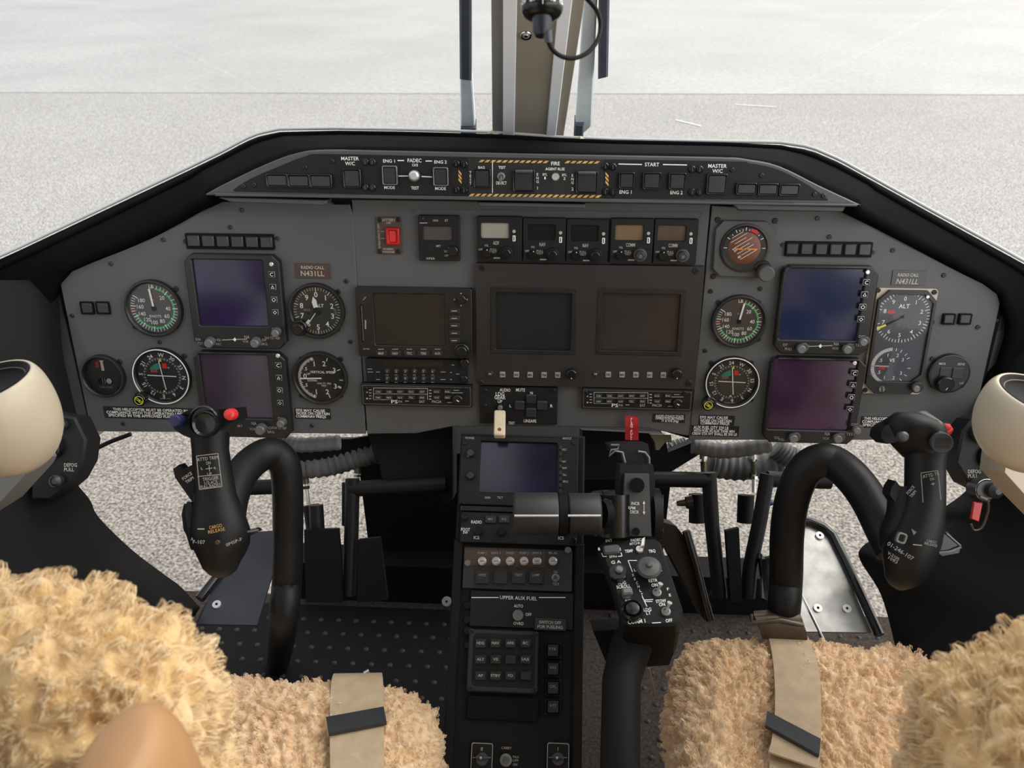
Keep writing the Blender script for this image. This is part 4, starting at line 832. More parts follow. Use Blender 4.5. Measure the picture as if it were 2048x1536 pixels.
# the far rim stands about 0.15 m ahead of the panel in the middle and comes back level with it at the doors
Pout=[]
for (x,y) in ob:
    t=min(1,abs(x-1035)/1000); off=-.15+.13*max(0,(t-.5)/.5); Pout.append(PF.at(*PF.uv(x,y,off),off))
K=7; G=[]
for k in range(K+1):
    t=k/K; row=[]
    for a,b in zip(Pin,Pout):
        p=a.lerp(b,t); bul=.004*math.sin(math.pi*t); row.append(p+Vector((0,-.3,1)).normalized()*bul)
    G.append(row)
mb=MB().m('hood_black'); mb.grid(G); 
o=mb.build('hood_cover',None,60); md=o.modifiers.new('s','SOLIDIFY'); md.thickness=.012; md.offset=-1; o.parent=hp; o.matrix_parent_inverse=hp.matrix_world.inverted()
def world(mb,name,root,smooth=40):
    o=mb.build(name,None,smooth); 
    if root is not None: o.parent=root; o.matrix_parent_inverse=root.matrix_world.inverted()
    return o
mat('rim_lit_edge',(.50,.50,.50),.25,noise=.05,nscale=10,coat=.5)  # pale colour stands for light catching the hood's upper edge
mb=MB().m('rim_lit_edge'); mb.tube([p+Vector((0,.0,.0045)) for p in Pout],.0024,10); world(mb,'rim_bead',hp)
mb=MB().m('hood_black'); mid=[a.lerp(b,.72)+Vector((0,-.3,1)).normalized()*.005 for a,b in zip(Pin,Pout)]; mb.tube(mid,.0035,8); world(mb,'stitched_seam',hp)
mb=MB().m('cream_paint')
for x,y in ((985,272),(1160,284)): p=PF.at(*PF.uv(x,y,-.15),-.15); mb.tube([p+Vector((-.008,0,.002)),p+Vector((0,-.004,.006)),p+Vector((.008,0,.001))],[.003,.004,.003],8)
world(mb,'rim_clip',hp)
# ================================================================ centre windscreen post, wipers, compass
# windscreen leans back: plane through the hood rim, rising towards the pilots
WO = PF.at(0,.245,-.20); WA = R(52)
WF = Frame(PF.at(*PF.uv(1055,275,-.17),-.17), Matrix(((1,0,0),(0,-math.cos(WA),math.sin(WA)),(0,-math.sin(WA),-math.cos(WA)))).transposed() if False else Matrix(((1,0,0),(0,-math.cos(WA),-math.sin(WA)),(0,math.sin(WA),-math.cos(WA)))))
# WF axes: U right, V up the glass (towards the pilots), N inward and down
WF = Frame(WF.O, Matrix((Vector((1,0,0)), Vector((0,-math.cos(WA),math.sin(WA))), Vector((0,-math.sin(WA),-math.cos(WA))))).transposed())
U = Unit(WF,1055,150,'window_post','grey and tan centre post between the two windscreens','window post')
def strip(mb,P,z0,z1,b=.001):
    (a,y0),(b_,y1),(c,y2),(d,y3)=P; k=1300/340; P=[(a,y0),(b_,y1),(b_+(c-b_)*k,y1-1300),(a+(d-a)*k,y0-1300)]   # carried on up to the roof
    mb.prism([U.q(x,y,z1) for x,y in P],z0,z1,b)
mb=MB().m('pillar_dark'); strip(mb,[(985,300),(1008,300),(1007,-40),(982,-40)],-.03,.004); U.put(mb,'left_edge')
mb=MB().m('pillar_light'); strip(mb,[(1006,300),(1028,300),(1035,-40),(1006,-40)],-.03,.012); U.put(mb,'left_flange')
mb=MB().m('pillar_tan'); strip(mb,[(1026,300),(1092,300),(1124,-40),(1034,-40)],-.03,.007); U.put(mb,'centre_web')
mb=MB().m('pillar_light'); strip(mb,[(1090,300),(1108,300),(1150,-40),(1121,-40)],-.03,.012); U.put(mb,'right_flange')
mb=MB().m('pillar_tan'); strip(mb,[(1107,300),(1123,300),(1176,-40),(1147,-40)],-.03,.004); U.put(mb,'right_edge')
mb=MB().m('chrome'); U.cyl(mb,1052,73,11,.007,.010,24,.001); mb.m('pillar_dark'); U.cyl(mb,1052,73,7,.010,.0115,20,.001); mb.m('chrome'); U.cyl(mb,1052,73,4,.0115,.013,16,.0005); U.put(mb,'screw')
def wiper(P_blade,P_arm,name,label,base):
    V=Unit(WF,P_blade[0][0],P_blade[0][1],name,label,'wiper',z=-.05,group='windscreen wipers')
    mb=MB().m('wiper_pale'); P_arm=[(x,y if y>0 else -160) for x,y in P_arm]; P_blade=[(x,y if y>0 else -330) for x,y in P_blade]; mb.prism([V.q(x,y) for x,y in P_arm],-.008,.004,.002); V.put(mb,'arm')
    mb=MB().m('wiper_blue'); mb.prism([V.q(x,y,.012) for x,y in P_blade],.000,.018,.003)
    for t in range(5):
        y_=P_blade[2][1]-14-9*t; xl=(P_blade[0][0]+P_blade[1][0])/2; 
    V.put(mb,'blade')
    mb=MB().m('wiper_blue'); mb.prism([V.q(x,y) for x,y in base],-.01,.010,.002); V.put(mb,'clip')
wiper([(916,-30),(943,-30),(943,158),(920,155)],[(920,120),(942,120),(952,272),(922,272)],'windscreen_wiper','wiper outside the windscreen with a dark blade ending left of the post',[(922,248),(952,248),(953,268),(922,268)])
wiper([(1200,-30),(1226,-30),(1216,150),(1196,155)],[(1178,-30),(1202,-30),(1183,250),(1148,280)],'windscreen_wiper','wiper outside the windscreen with its pale arm right of the post',[(1149,240),(1168,240),(1166,276),(1147,276)])
# compass hanging in front of the post
cp = W3(1084,-6,.66); kk=.66/F
U=thing('standby_compass','black standby compass hanging before the centre post, numerals on its band','compass',Matrix.Translation(cp)@RCW.to_4x4())
mb=MB().m('gloss_black'); mb.M=Matrix.Translation((0,-.0085,0))@Matrix.Rotation(R(-90),4,'X')
mb.lathe([(.001,.07),(20*kk,.06),(36*kk,.035),(42*kk,.015),(42.5*kk,-.001),(41.5*kk,-.0035),(36*kk,-.0065),(25*kk,-.0085),(.001,-.0085)][::-1],48)
o=mb.build('compass_bowl',U,60)
mat('lamp_navy',(.012,.015,.028),.4,noise=.1,nscale=40)
mb=MB(); mb.M=Matrix.Rotation(R(-90),4,'X'); mb.m('lamp_navy'); mb.lathe([(.001,-.0315),(13*kk,-.0315),(19*kk,-.028),(20*kk,-.008),(22*kk,.0),(.001,.0)],32); mb.build('lamp_cap',U,50)
mb=MB().m('white_paint')
for i,t in enumerate(['24','21','S','15','12']):
    a=R(-52+26*i); r_=42.6*kk; Vv,Fc=glyphs(t,.03,1.0); w=max(p[0] for p in Vv)+min(p[0] for p in Vv); k=11*kk/.682
    m3=Matrix.Translation((r_*math.sin(a),-.0095,r_*math.cos(a)))@Matrix.Rotation(a,4,'Y')@Matrix.Rotation(R(-12),4,'X'); mb.M=m3; mb.add([((x-w/2)*k*.8,y*k-.002,.0018) for x,y in Vv],Fc)
    mb.M=m3
mb.M=None; mb.add([(-.0003,-.0135,43.6*kk),(.0003,-.0135,43.6*kk),(.0003,-.002,44*kk),(-.0003,-.002,44*kk)],[(0,1,2,3)]); mb.build('numerals',U,0)
mb=MB().m('bronze_metal'); 
for x in (-26,26): mb.tube([(x*kk,-.0145,.003),(x*kk,-.0105,.006)],.0016,10)
mb.build('adjuster',U)
T=thing('compass_cable','thin black cable looping from the compass up to the right','cable',Matrix.Translation(W3(1096,78,.66)))
c=[W3(x,y,d) for x,y,d in [(1094,76,.66),(1104,98,.664),(1124,113,.67),(1150,116,.675),(1175,105,.68),(1194,82,.685),(1201,52,.69),(1195,24,.69),(1180,4,.69),(1160,-14,.69),(1140,-26,.69)]]
mb=MB().m('rubber'); mb.tube(spline(c,6),.0019,10); world(mb,'cable',T)
mb=MB().m('slate_plastic'); mb.tube([c[0]+Vector((0,0,.006)),c[0]-Vector((-.001,0,.003))],.0035,12); world(mb,'plug',T)
# windscreen panes
for nm,lab,x0,x1 in (('window_1',None,-300,984),('window_2',None,1124,2500)):
    P=[(x0,640),(x1,640),(x1,-900),(x0,-900)]; O=WF.O; pts=[]
    for (x,y) in P: pts.append(WF.uv(x,y,-.02))
    mb=MB().m('window_glass'); mb.prism([tuple(p) for p in pts],-.026,-.020,0)
    o=mb.build(nm,None,0,Matrix.Translation(WF.O)@WF.A.to_4x4()); tag(o,kind='structure')
# ================================================================ ground outside
GZ=-.65
def poly3(mb,P): mb.add(P,[tuple(range(len(P)))])
def gy(py): return hitz(1024,py,GZ).y
yl=gy(188)
mb=MB().m('asphalt'); mb.add([(-40,-6,GZ),(40,-6,GZ),(40,yl+.25,GZ),(-40,yl-.15,GZ)],[(0,1,2,3)]); tag(mb.build('ground_asphalt',None,0),kind='structure')
mb=MB().m('concrete'); mb.add([(-90,yl-.4,GZ+.004),(-1.0,yl,GZ+.004),(0,yl+.02,GZ+.004),(90,yl+.5,GZ+.004),(90,150,GZ+.004),(-90,150,GZ+.004)],[(0,1,2,3,4,5)]); tag(mb.build('ground_concrete',None,0),kind='structure')
mb=MB().m('white_paint')
for a,b in (((1352,240),(1402,252)),((1468,209),(1552,214))):
    p,q=hitz(*a,GZ+.005),hitz(*b,GZ+.005); mb.line(p.x,p.y,q.x,q.y,.028,GZ+.006)
tag(mb.build('ground_marking',None,0),kind='structure')
# roof, rear bulkhead and door frames that shade the cabin (mostly outside the picture)
def slab(name,P,h,m='side_grey'):
    mb=MB().m(m); n=len(P); mb.add([tuple(p) for p in P]+[(p[0],p[1],p[2]+h) for p in P],[tuple(range(n-1,-1,-1)),tuple(range(n,2*n))]+[(i,(i+1)%n,n+(i+1)%n,n+i) for i in range(n)])
    return tag(mb.build(name,None,0),kind='structure')
slab('ceiling',[(-.95,-1.6,1.62),(.95,-1.6,1.62),(.95,.06,1.62),(-.95,.06,1.62)],.04,'side_grey')
slab('beam_roof',[(-.12,.06,1.62),(.12,.06,1.62),(.12,.70,1.62),(-.12,.70,1.62)],.04,'side_grey')
slab('beam_windscreen',[(-.95,.68,1.60),(.95,.68,1.60),(.95,.76,1.60),(-.95,.76,1.60)],.05,'side_grey')
for x_ in (-.90,.90): slab('wall_door',[(x_-.02,.05,-.05),(x_+.02,.05,-.05),(x_+.02,.80,-.05),(x_-.02,.80,-.05)],.72,'side_grey')
slab('wall_rear',[(-.95,-1.62,0),(.95,-1.62,0),(.95,-1.56,0),(-.95,-1.56,0)],1.62)
# ================================================================ centre console
CA = R(45); 
CF = Frame(PF.at(*PF.uv(1035,860,0),0), axes(CA))
def cunit(cx,cy,name,label,cat,z=0,group=None,empty=True): return Unit(CF,cx,cy,name,label,cat,z,group,empty)
U = cunit(1032,1200,'centre_console','black sloping centre console running from the panel down between the seats','console')
x0=U.q(904,1200)[0]; x1=U.q(1166,1200)[0]; yt=U.q(1030,868)[1]; yb=U.q(1030,1700)[1]
mb=MB().m('console_black'); mb.prism([(x0,yb),(x1,yb),(x1,yt),(x0,yt)],-.10,-.001,.003); U.put(mb,'body'); CC=U.o
for xx in (x0+.006,x1-.006): mb=MB().m('console_black'); mb.prism([(xx-.007,yb),(xx+.007,yb),(xx+.007,yt-.16),(xx-.007,yt-.16)],-.002,.004,.002); U.put(mb,'side_rail')
for x,y,r_ in [(934,1140,7),(934,1165,7),(934,1210,8),(934,1240,8),(934,1262,8),(934,1290,7)]:
    mb=MB().m('gloss_black'); U.cyl(mb,x,y,r_,-.001,.004,18,.001); U.put(mb,'fastener')
mb=MB().m('console_black'); w=U.q(1000,1200); 
# pocket bar below the keypad
mb.m('deep_black').prism(rrect(*U.rect(935,1392,1076,1440,.0),.002),-.001,.006,.001); U.put(mb,'stowage_bar')
mb=MB().m('knob_grey'); U.cyl(mb,893,1203,10,.0,.004,20,.001); mb.m('deep_black'); U.cyl(mb,893,1203,2.5,.004,.0043,12,0); U.put(mb,'side_washer')
# display head
U = cunit(1037,940,'radar_display','console screen with a faint blue tint at the top of the centre console','display')
mb=MB().m('unit_black'); U.frame(mb,(920,873,1156,1012),(959,884,1114,986),0,.012,.0012,zi=.003); U.put(mb,'bezel')
mb=MB().m('screen_navy'); U.rbox(mb,957,882,1116,988,.001,.006,0); U.put(mb,'screen')
mb=MB().m('cream_dim'); z=.0123
for t,x,y,w in [('POWER',940,876,18),('WX/TGT',1134,877,18),('HLD',1128,899,9),('NAV',1128,923,8),('MAP',1129,936,9),('TRK',1129,950,9),('BRG',1131,963,10),('GAIN',975,995,11),('TILT',1000,995,11),('MENU',938,912,7)]: U.text(mb,t,x,y,4,z,w=w)
U.put(mb,'lettering',0)
for i in range(8): mb=MB().m('key_black'); U.rbox(mb,1118,891+12.6*i,1124,899+12.6*i,.012,.014,.0005); U.put(mb,'key')
for p,r_ in (((941,905),8),((941,950),8),((1180,905),9)): 
    if p[0]<1150: mb=MB().m('gloss_black'); U.cyl(mb,*p,r_,.012,.020,20,.001); U.put(mb,'knob')
for p in [(929,885),(1148,885),(929,1004),(1148,1004)]: U.screw(*p,4.5,.012)
# intercom head
U = cunit(1036,1055,'intercom_panel','intercom head marked RADIO and ICS with FOOT SW captions','radio panel')
mb=MB().m('unit_black'); U.rbox(mb,921,1027,1154,1088,0,.010,.001,.002); mb.m('gloss_black'); U.rbox(mb,921,1013,1130,1025,0,.007,.001,.001); U.put(mb,'faceplate')
mb=MB().m('white_paint'); z=.0102
for t,x,y,h,w in [('RADIO',953,1044,6,21),('FOOT',931,1059,6,18),('SW',931,1065,5,10),('ICS',953,1075,6,11),('FOOT',1144,1060,6,18),('SW',1144,1067,5,10),('ICS',1122,1076,6,11)]: U.text(mb,t,x,y,h,z,w=w)
U.put(mb,'lettering',0)
for x,t in ((981,'MIC'),(1008,'ICS')): mb=MB().m('key_black'); U.rbox(mb,x-11,1030,x+11,1046,.010,.013,.0008); mb.m('dim_paint'); U.text(mb,t,x,1038,4,.0132,w=9); U.put(mb,'key')
for p,r_ in (((929,1034),6),((957,1062),8),((1004,1062),8),((1122,1062),8),((1147,1081),6),((1136,1101),0)):
    if r_: mb=MB().m('gloss_black'); U.cyl(mb,*p,r_,.010,.018,20,.001); U.put(mb,'knob')
# engine switch row
U = cunit(1034,1136,'fuel_switch_panel','switch panel with a row of silver round knobs above four square keys','switch panel')
mb=MB().m('unit_dark'); U.rbox(mb,926,1097,1144,1180,0,.006,.0008,.002); mb.m('placard_brown'); U.rbox(mb,929,1101,1090,1132,.006,.0064,0,.001); mb.m('dim_paint'); z=.0067
for i,x in enumerate((964,992,1020,1048,1074,1106)): U.text(mb,('PUMP 1','ENG 1','XFEED','PUMP 2','ENG 2','BUS')[i],x,1106,4,z,w=17)
U.text(mb,'ON',1111,1144,5,z,w=8); U.text(mb,'TEST',1112,1168,5,z,w=14); U.put(mb,'faceplate')
for i,x in enumerate((964,992,1020,1048,1074,1106)):
    mb=MB().m('bright_metal'); 
    if i==4: U.rbox(mb,x-9,1115,x+9,1129,.006,.013,.002,.004)
    else: U.cyl(mb,x,1122,8.5,.006,.014,24,.002)
    mb.m('dull_red' if i in(0,3) else 'knob_grey'); U.line(mb,x-4,1122,x+4,1122,1.5,.0142); U.put(mb,'round_switch')
for i,(x,t) in enumerate(((965,'HYD'),(1001,''),(1037,'TEST'),(1072,'LAMP'))):
    mb=MB().m('key_black'); U.rbox(mb,x-14,1141,x+14,1168,.006,.011,.001); 
    if t: mb.m('dim_paint'); U.text(mb,t,x,1150,5,.0112,w=14)
    U.put(mb,'key')
for p in ((935,1126),(1136,1100)): mb=MB().m('knob_grey'); U.cyl(mb,*p,6.5,.006,.010,20,.001); U.put(mb,'fastener')
toggle(CF,1111,1156,'generator_toggle','small chrome toggle right of the four square keys',0,6,z=.006,group=None,par=U.o)
# aux fuel
U = cunit(1037,1222,'auxiliary_fuel_panel','black panel headed UPPER AUX FUEL','fuel panel')
mb=MB().m('unit_black'); U.rbox(mb,940,1184,1146,1256,0,.004,.0006,.002); mb.m('white_paint'); z=.0043
U.text(mb,'UPPER AUX FUEL',1037,1196,7,z,w=74,bold=.0); U.line(mb,943,1195,997,1195,1.6,z); U.line(mb,1078,1195,1131,1195,1.6,z)
U.text(mb,'AUTO',1037,1212,6,z,w=18,bold=0); U.text(mb,'OFF',1057,1229,6,z,w=12,bold=0); U.text(mb,'OVRD',1037,1247,6,z,w=20,bold=0); U.put(mb,'faceplate')
V=toggle(CF,1037,1230,'fuel_transfer_toggle','grey toggle between AUTO and OVRD on the aux fuel panel',0,0,z=.004,r=9,m='knob_grey',tip=9,group=None,par=U.o)
V=cunit(1101,1249,'placard','raised placard reading SWITCH OFF FOR FUELING','placard',z=.004,empty=False); mb=MB().m('unit_dark'); V.rbox(mb,1069,1237,1132,1261,0,.003,.0006,.001); mb.m('cream_dim'); V.text(mb,'SWITCH OFF',1100,1245,6,.0032,w=44,bold=.02); V.text(mb,'FOR FUELING',1100,1254,6,.0032,w=50,bold=.02); V.single(mb)
# autopilot keypad
U = cunit(1007,1323,'autopilot_keypad','square autopilot keypad with three rows of small lettered keys','keypad')
mb=MB().m('unit_dark'); U.rbox(mb,935,1261,1076,1386,0,.012,.002,.004); mb.m('unit_black'); U.rbox(mb,945,1268,1070,1374,.012,.0132,.0005,.006); U.put(mb,'housing')
keys=[['HDG','NAV','APR','BC'],['ALT','VS','','IAS'],['AP','STBY','FD','']]
for r_ in range(3):
    for c in range(4):
        x=961+30*c; y=1287+32.5*r_; mb=MB().m('key_black'); U.rbox(mb,x-11,y-9,x+11,y+9,.013,.019,.0012,.001)
        t=keys[r_][c]
        if t: mb.m('cream_dim'); U.text(mb,t,x,y-1,5,.0192,w=4.5*len(t)+1,bold=.02)
        U.put(mb,'key')
for p in [(942,1262),(940,1378),(1070,1380),(1070,1268)]: U.screw(*p,5,.012,'screw_steel')
# column of four buttons
for i,(y,t) in enumerate(((1301,'topmost'),(1338,'second from the top'),(1376,'third from the top'),(1414,'lowest'))):
    V=cunit(1105,y,'push_button','square button right of the autopilot keypad, %s of four'%t,'button',group='column of square buttons'); mb=MB().m('gloss_black'); V.frame(mb,(1090,y-17,1122,y+17),(1094,y-13,1118,y+13),0,.007,.0008,zi=.0); V.put(mb,'surround')
    mb=MB().m('key_black'); V.rbox(mb,1095,y-12,1117,y+12,0,.0095,.001); mb.m('dim_paint'); V.text(mb,('FTR','SAS','CPL','ATT')[i],1106,y-3,5,.0097,w=13,bold=0); V.put(mb,'cap'); adopt(V.o,CC)
# fuel valve panels at the bottom edge
for (x0_,x1_,n_,l) in ((941,986,'II','outlined rotary selector at the bottom left of the console'),(1093,1139,'I','outlined rotary selector at the bottom right of the console')):
    xm=(x0_+x1_)/2; V=cunit(xm,1515,'rotary_selector',l,'switch',group='outlined rotary selectors'); mb=MB().m('unit_black'); V.rbox(mb,x0_,1484,x1_,1552,0,.003,.0004,.002); mb.m('cream_dim')
    a=V.rect(x0_+1,1486,x1_-1,1550,.0032); mb.ring(rrect(*a,.003),rrect(a[0],a[1],a[2]-.0016,a[3]-.0016,.0025),.003,.0034); V.text(mb,n_,xm,1498,7,.0033)
    mb.m('dim_paint'); V.line(mb,xm-18,1515,xm-13,1515,1.5,.0033); V.line(mb,xm+13,1515,xm+18,1515,1.5,.0033); V.put(mb,'faceplate')
    mb=MB().m('trim_grey'); V.cyl(mb,xm,1519,12,.003,.010,24,.001); V.rbox(mb,xm-13,1513,xm+13,1520,.010,.018,.002,.003); mb.m('bright_metal'); V.cyl(mb,xm-2,1516,2.5,.018,.0195,12,.0004); V.put(mb,'knob')
toggle(CF,1012,1519,'fuel_pump_toggle','ringed toggle between the two outlined rotary selectors',0,-4,z=.003,r=12,group=None,par=CC)
V=cunit(1013,1510,'console_lettering','dim switch captions CARRY, PAX OFF ON around the ringed toggle','lettering',empty=False); mb=MB().m('cream_dim')
for t,x,y,w in (('CARRY',1013,1496,20),('PAX',1032,1514,12),('OFF',1031,1521,12),('ON',1030,1529,9)): V.text(mb,t,x,y,5,.0010,w=w,bold=0)
adopt(V.single(mb),CC)

# ================================================================ collective lever
H=Matrix((Vector((1,0,0)),Vector((0,0,0)),Vector((0,0,0))))
ct = thing('collective_lever','black collective lever with a switch box head and twist grips beside the right seat','lever',Matrix.Translation(W3(1260,1300,1.02)))
# box head: top face plane, tilted away and rolled
def fit_frame(O,U,V):
    U=U.normalized(); N=U.cross(V).normalized(); V=N.cross(U); return Frame(O,Matrix((U,V,N)).transposed())
c0=W3(1200,1086,1.06); c1=W3(1313,1078,1.06); c2=W3(1366,1230,.985); c3=W3(1246,1246,.985)
BX=fit_frame((c0+c1+c2+c3)/4,(c1-c0)+(c2-c3),(c0-c3)+(c1-c2))
U=Unit(BX,1285,1160,'x','x','x',empty=False); U.o=None
def cput(mb,name,smooth=35):
    o=mb.build(name,None,smooth,U.at); o.parent=ct; o.matrix_parent_inverse=ct.matrix_world.inverted(); return o
top=[(1196,1090),(1208,1078),(1310,1074),(1322,1086),(1366,1218),(1363,1240),(1353,1250),(1262,1252),(1248,1244),(1222,1160)]
mb=MB().m('console_black'); mb.prism([U.q(x,y,0) for x,y in top],-.028,0,.003)
low=[U.q(x,y,0) for x,y in [(1240,1205),(1360,1200),(1362,1244),(1355,1250),(1262,1252),(1248,1244)]]; ms=[p for p in low]
mb.prism([(p[0],p[1]) for p in low],-.075,-.02,.003); cput(mb,'switch_box')
mb=MB().m('white_paint'); z=.0004
sk=.33
for t,x,y,h,w in [('INT',1218,1081,6,14),('FADEC',1272,1080,6,22),('MTCHR',1270,1087,5,22),('TEMP',1258,1102,6,17),('TRQ',1304,1102,6,14),('ENG',1226,1112,6,15),('1',1198,1098,6,4),('2',1240,1098,6,4),('G A',1232,1124,6,20),('HDG',1244,1166,6,16),('SCROLL',1247,1173,6,28),('RETR',1306,1161,6,18),('ON',1309,1170,6,12),('F',1336,1178,5,4),('E',1340,1190,5,4),('STOW',1322,1202,6,20),('ON',1324,1209,6,12),('LDG',1295,1219,6,15),('LT',1297,1226,6,9),('RST',1257,1202,5,12),('COMM 1',1273,1243,7,34),('OFF',1338,1241,6,13),('R',1322,1140,5,4),('L',1270,1140,5,4),('S',1266,1150,5,4),('R',1270,1158,5,4),('C',1274,1166,5,4),('H',1277,1173,5,4),('L',1281,1181,5,4),('T',1284,1189,5,4)]: U.text(mb,t,x,y,h,z,w=w)
for a in [(1256,1121,1274,1121),(1256,1121,1265,1144),(1284,1192,1291,1206),(1288,1200,1306,1199),(1288,1203,1305,1203),(1289,1203,1294,1213),(1304,1246,1322,1245),(1203,1106,1206,1113),(1206,1113,1214,1113),(1236,1113,1244,1112),(1244,1112,1242,1105)]: U.line(mb,*a,1.6,z)
cput(mb,'lettering',0)
def cyl_(x,y,r_,z0,z1,m,name,r1=None,bev=.0012): mb=MB().m(m); U.cyl(mb,x,y,r_,z0,z1,28,bev,r1); return cput(mb,name)
mb=MB().m('trim_grey'); U.rbox(mb,1206,1088,1240,1106,0,.006,.002,.004); cput(mb,'rocker_switch')
cyl_(1236,1142,19,0,.010,'gloss_black','thumb_hat_base'); mb=MB().m('knob_grey'); U.cyl(mb,1238,1136,8,.010,.015,20,.002); cput(mb,'thumb_hat')
mb=MB().m('trim_grey'); x,y=U.q(1298,1134,.016); mb.lathe([(.006,0),(.006,.010),(.0145,.012),(.0155,.015),(.013,.018),(.004,.020),(.003,.023),(.0001,.0235)],32,x,y); mb.cur=0; cput(mb,'conical_button')
for (x_,y_,dx,dy) in ((1314,1185,8,-9),(1332,1223,8,-9)):
    x,y=U.q(x_,y_,.002); mb=MB().m('knob_grey'); mb.lathe([(.0058,0),(.0055,.003),(.0035,.0035),(.003,.002)],20,x,y); mb.m('bright_metal'); k=1/U.px; mb.tube([(x,y,.001),(x+dx*k*.7,y-dy*k*.7,.009),(x+dx*k,-dy*k+y,.013)],[.0014,.0018,.0032],12); cput(mb,'toggle')
x,y=U.q(1253,1188,.003); mb=MB().m('knob_grey'); mb.lathe([(.006,0),(.0055,.003)],20,x,y); mb.prism(rrect(x+.001,y+.001,.0125,.009,.002),.003,.010,.002); cput(mb,'scroll_paddle')
mb=MB().m('bright_metal'); x,y=U.q(1279,1098,.002); mb.lathe([(.005,0),(.0045,.003)],20,x,y); mb.prism([(x,y-.002),(x+.006,y),(x+.009,y+.012),(x+.004,y+.010)],.003,.011,.001); cput(mb,'blade_switch')
mb=MB().m('gloss_black'); x,y=U.q(1265,1221,.004); mb.lathe([(.0135,0),(.0135,.006),(.0110,.009),(.0095,.006),(.008,.010),(.003,.011),(.0001,.011)],32,x,y); cput(mb,'ringed_selector')
# tall guide column and its shoulders
cw=lambda pts,d:[W3(x,y,d) for x,y in pts]
def slab3(mb,P,d,th):   # outline seen at distance d, given real thickness away from the viewer
    A=cw(P,d); n_=(A[1]-A[0]).cross(A[2]-A[1]).normalized(); n_ = n_ if n_.dot(ray(1240,1000))>0 else -n_
    n=len(A); B=[p+n_*th for p in A]; mb.add([tuple(p) for p in A+B],[tuple(range(n)),tuple(range(2*n-1,n-1,-1))]+[(i,n+i,n+(i+1)%n,(i+1)%n) for i in range(n)])
mb=MB().m('trim_grey'); slab3(mb,[(1250,948),(1298,948),(1303,1072),(1244,1072)],1.06,.02); world(mb,'guide_plate',ct)
mb=MB().m('unit_black'); slab3(mb,[(1241,930),(1306,930),(1310,962),(1312,1080),(1236,1080),(1238,960)],1.07,.04); world(mb,'guide_column',ct)
mb=MB().m('gloss_black')
for x_ in (1262,1290): pass
mb.tube(cw([(1225,985),(1225,1068)],1.08),.028,24); mb.tube(cw([(1318,990),(1318,1062)],1.09),.006,16)
a=W3(1222,1028,1.09); b=W3(1238,1028,1.09); 
world(mb,'drum',ct)
mb=MB().m('unit_black'); mb.tube([W3(1205,1028,1.075),W3(1219,1028,1.075)],.031,28); world(mb,'side_disc',ct); mb=MB().m('unit_black'); mb.tube([W3(1302,1028,1.09),W3(1318,1028,1.09)],.034,28); world(mb,'side_disc',ct)
mb=MB().m('deep_black'); mb.tube([W3(1274,970,1.058),W3(1274,971,1.052)],.0095,20); world(mb,'plug_button',ct); mb=MB().m('deep_black'); mb.tube([W3(1272,1063,1.058),W3(1272,1063.5,1.053)],.005,16); world(mb,'screw',ct)
nn=(W3(1250,948,1.06)-W3(1244,1072,1.06)).normalized(); ff=fit_frame(W3(1272,1010,1.0585),Vector((1,0,0)),nn); V=Unit(ff,1272,1016,'x','x','x',empty=False)
mb=MB().m('white_paint')
for t,x,y,w in (('INCR',1271,1007,17),('RPM',1263,1016,15),('DECR',1269,1024,17)): V.text(mb,t,x,y,6,.0004,w=w)
V.line(mb,1288,1005,1288,1026,1.2,.0004); 
for y_,s_ in ((1003,1),(1028,-1)): x,y=V.q(1288,y_,.0004); mb.flat([(x-.0018,y-.003*s_),(x+.0018,y-.003*s_),(x,y+.001*s_)],.0004)
o=mb.build('guide_lettering',None,0,V.at); o.parent=ct; o.matrix_parent_inverse=ct.matrix_world.inverted()
mb=MB().m('gloss_black'); mb.m('unit_black')
slab3(mb,[(1218,890),(1240,887),(1296,888),(1300,908),(1296,932),(1246,932),(1240,905),(1222,905)],1.10,.05)
mb.m('knob_grey'); mb.tube(cw([(1222,890),(1238,890),(1236,898),(1222,900),(1218,912),(1230,902),(1245,905),(1250,925)],1.095),.0016,8); mb.tube(cw([(1276,903),(1290,905),(1298,915),(1299,932)],1.095),.0016,8); world(mb,'latch',ct)
# twist grips, two horizontal rollers reaching over the console
tg = thing('throttle_grip','pair of horizontal black rubber rollers reaching over the console, a thin highlight modelled along them','throttle grip',Matrix.Translation(W3(1110,1028,1.04)))
mb=MB().m('gloss_black')
def rollr(mb,xa,xb,y,r_,d):
    a,b=W3(xa,y,d),W3(xb,y,d); u=(b-a).normalized(); L=(b-a).length; pts=[a,a+u*.002,a+u*.004,b-u*.004,b-u*.002,b]; mb.tube(pts,[r_*.85,r_*.97,r_,r_,r_*.97,r_*.85],40)
mb.m('grip_rubber' if 'grip_rubber' in M else 'gloss_black')
mb=MB().m('unit_dark'); rollr(mb,1026,1118,1028,.0268,1.03); world(mb,'inner_grip',tg)
mb=MB().m('unit_dark'); rollr(mb,1133,1201,1028,.0262,1.035); world(mb,'outer_grip',tg)
mb=MB().m('deep_black'); mb.tube([W3(1117,1028,1.032),W3(1134,1028,1.032)],.0275,32); world(mb,'collar',tg); mb=MB().m('deep_black'); mb.tube([W3(1200,1028,1.04),W3(1214,1028,1.045)],.018,24); world(mb,'end_boss',tg)
mb=MB().m('bright_metal');  # highlight along each roller, modelled as a thin bright tube
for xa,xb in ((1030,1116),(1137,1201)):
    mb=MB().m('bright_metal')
    a=W3(xa,1028,1.03); b=W3(xb,1028,1.03); off=((CAM-a.lerp(b,.5)).normalized()+Vector((0,0,-.10))).normalized()*(.0266 if xa<1100 else .0262); mb.tube([a+off,b+off],.0016,8); world(mb,'highlight_strip',tg)
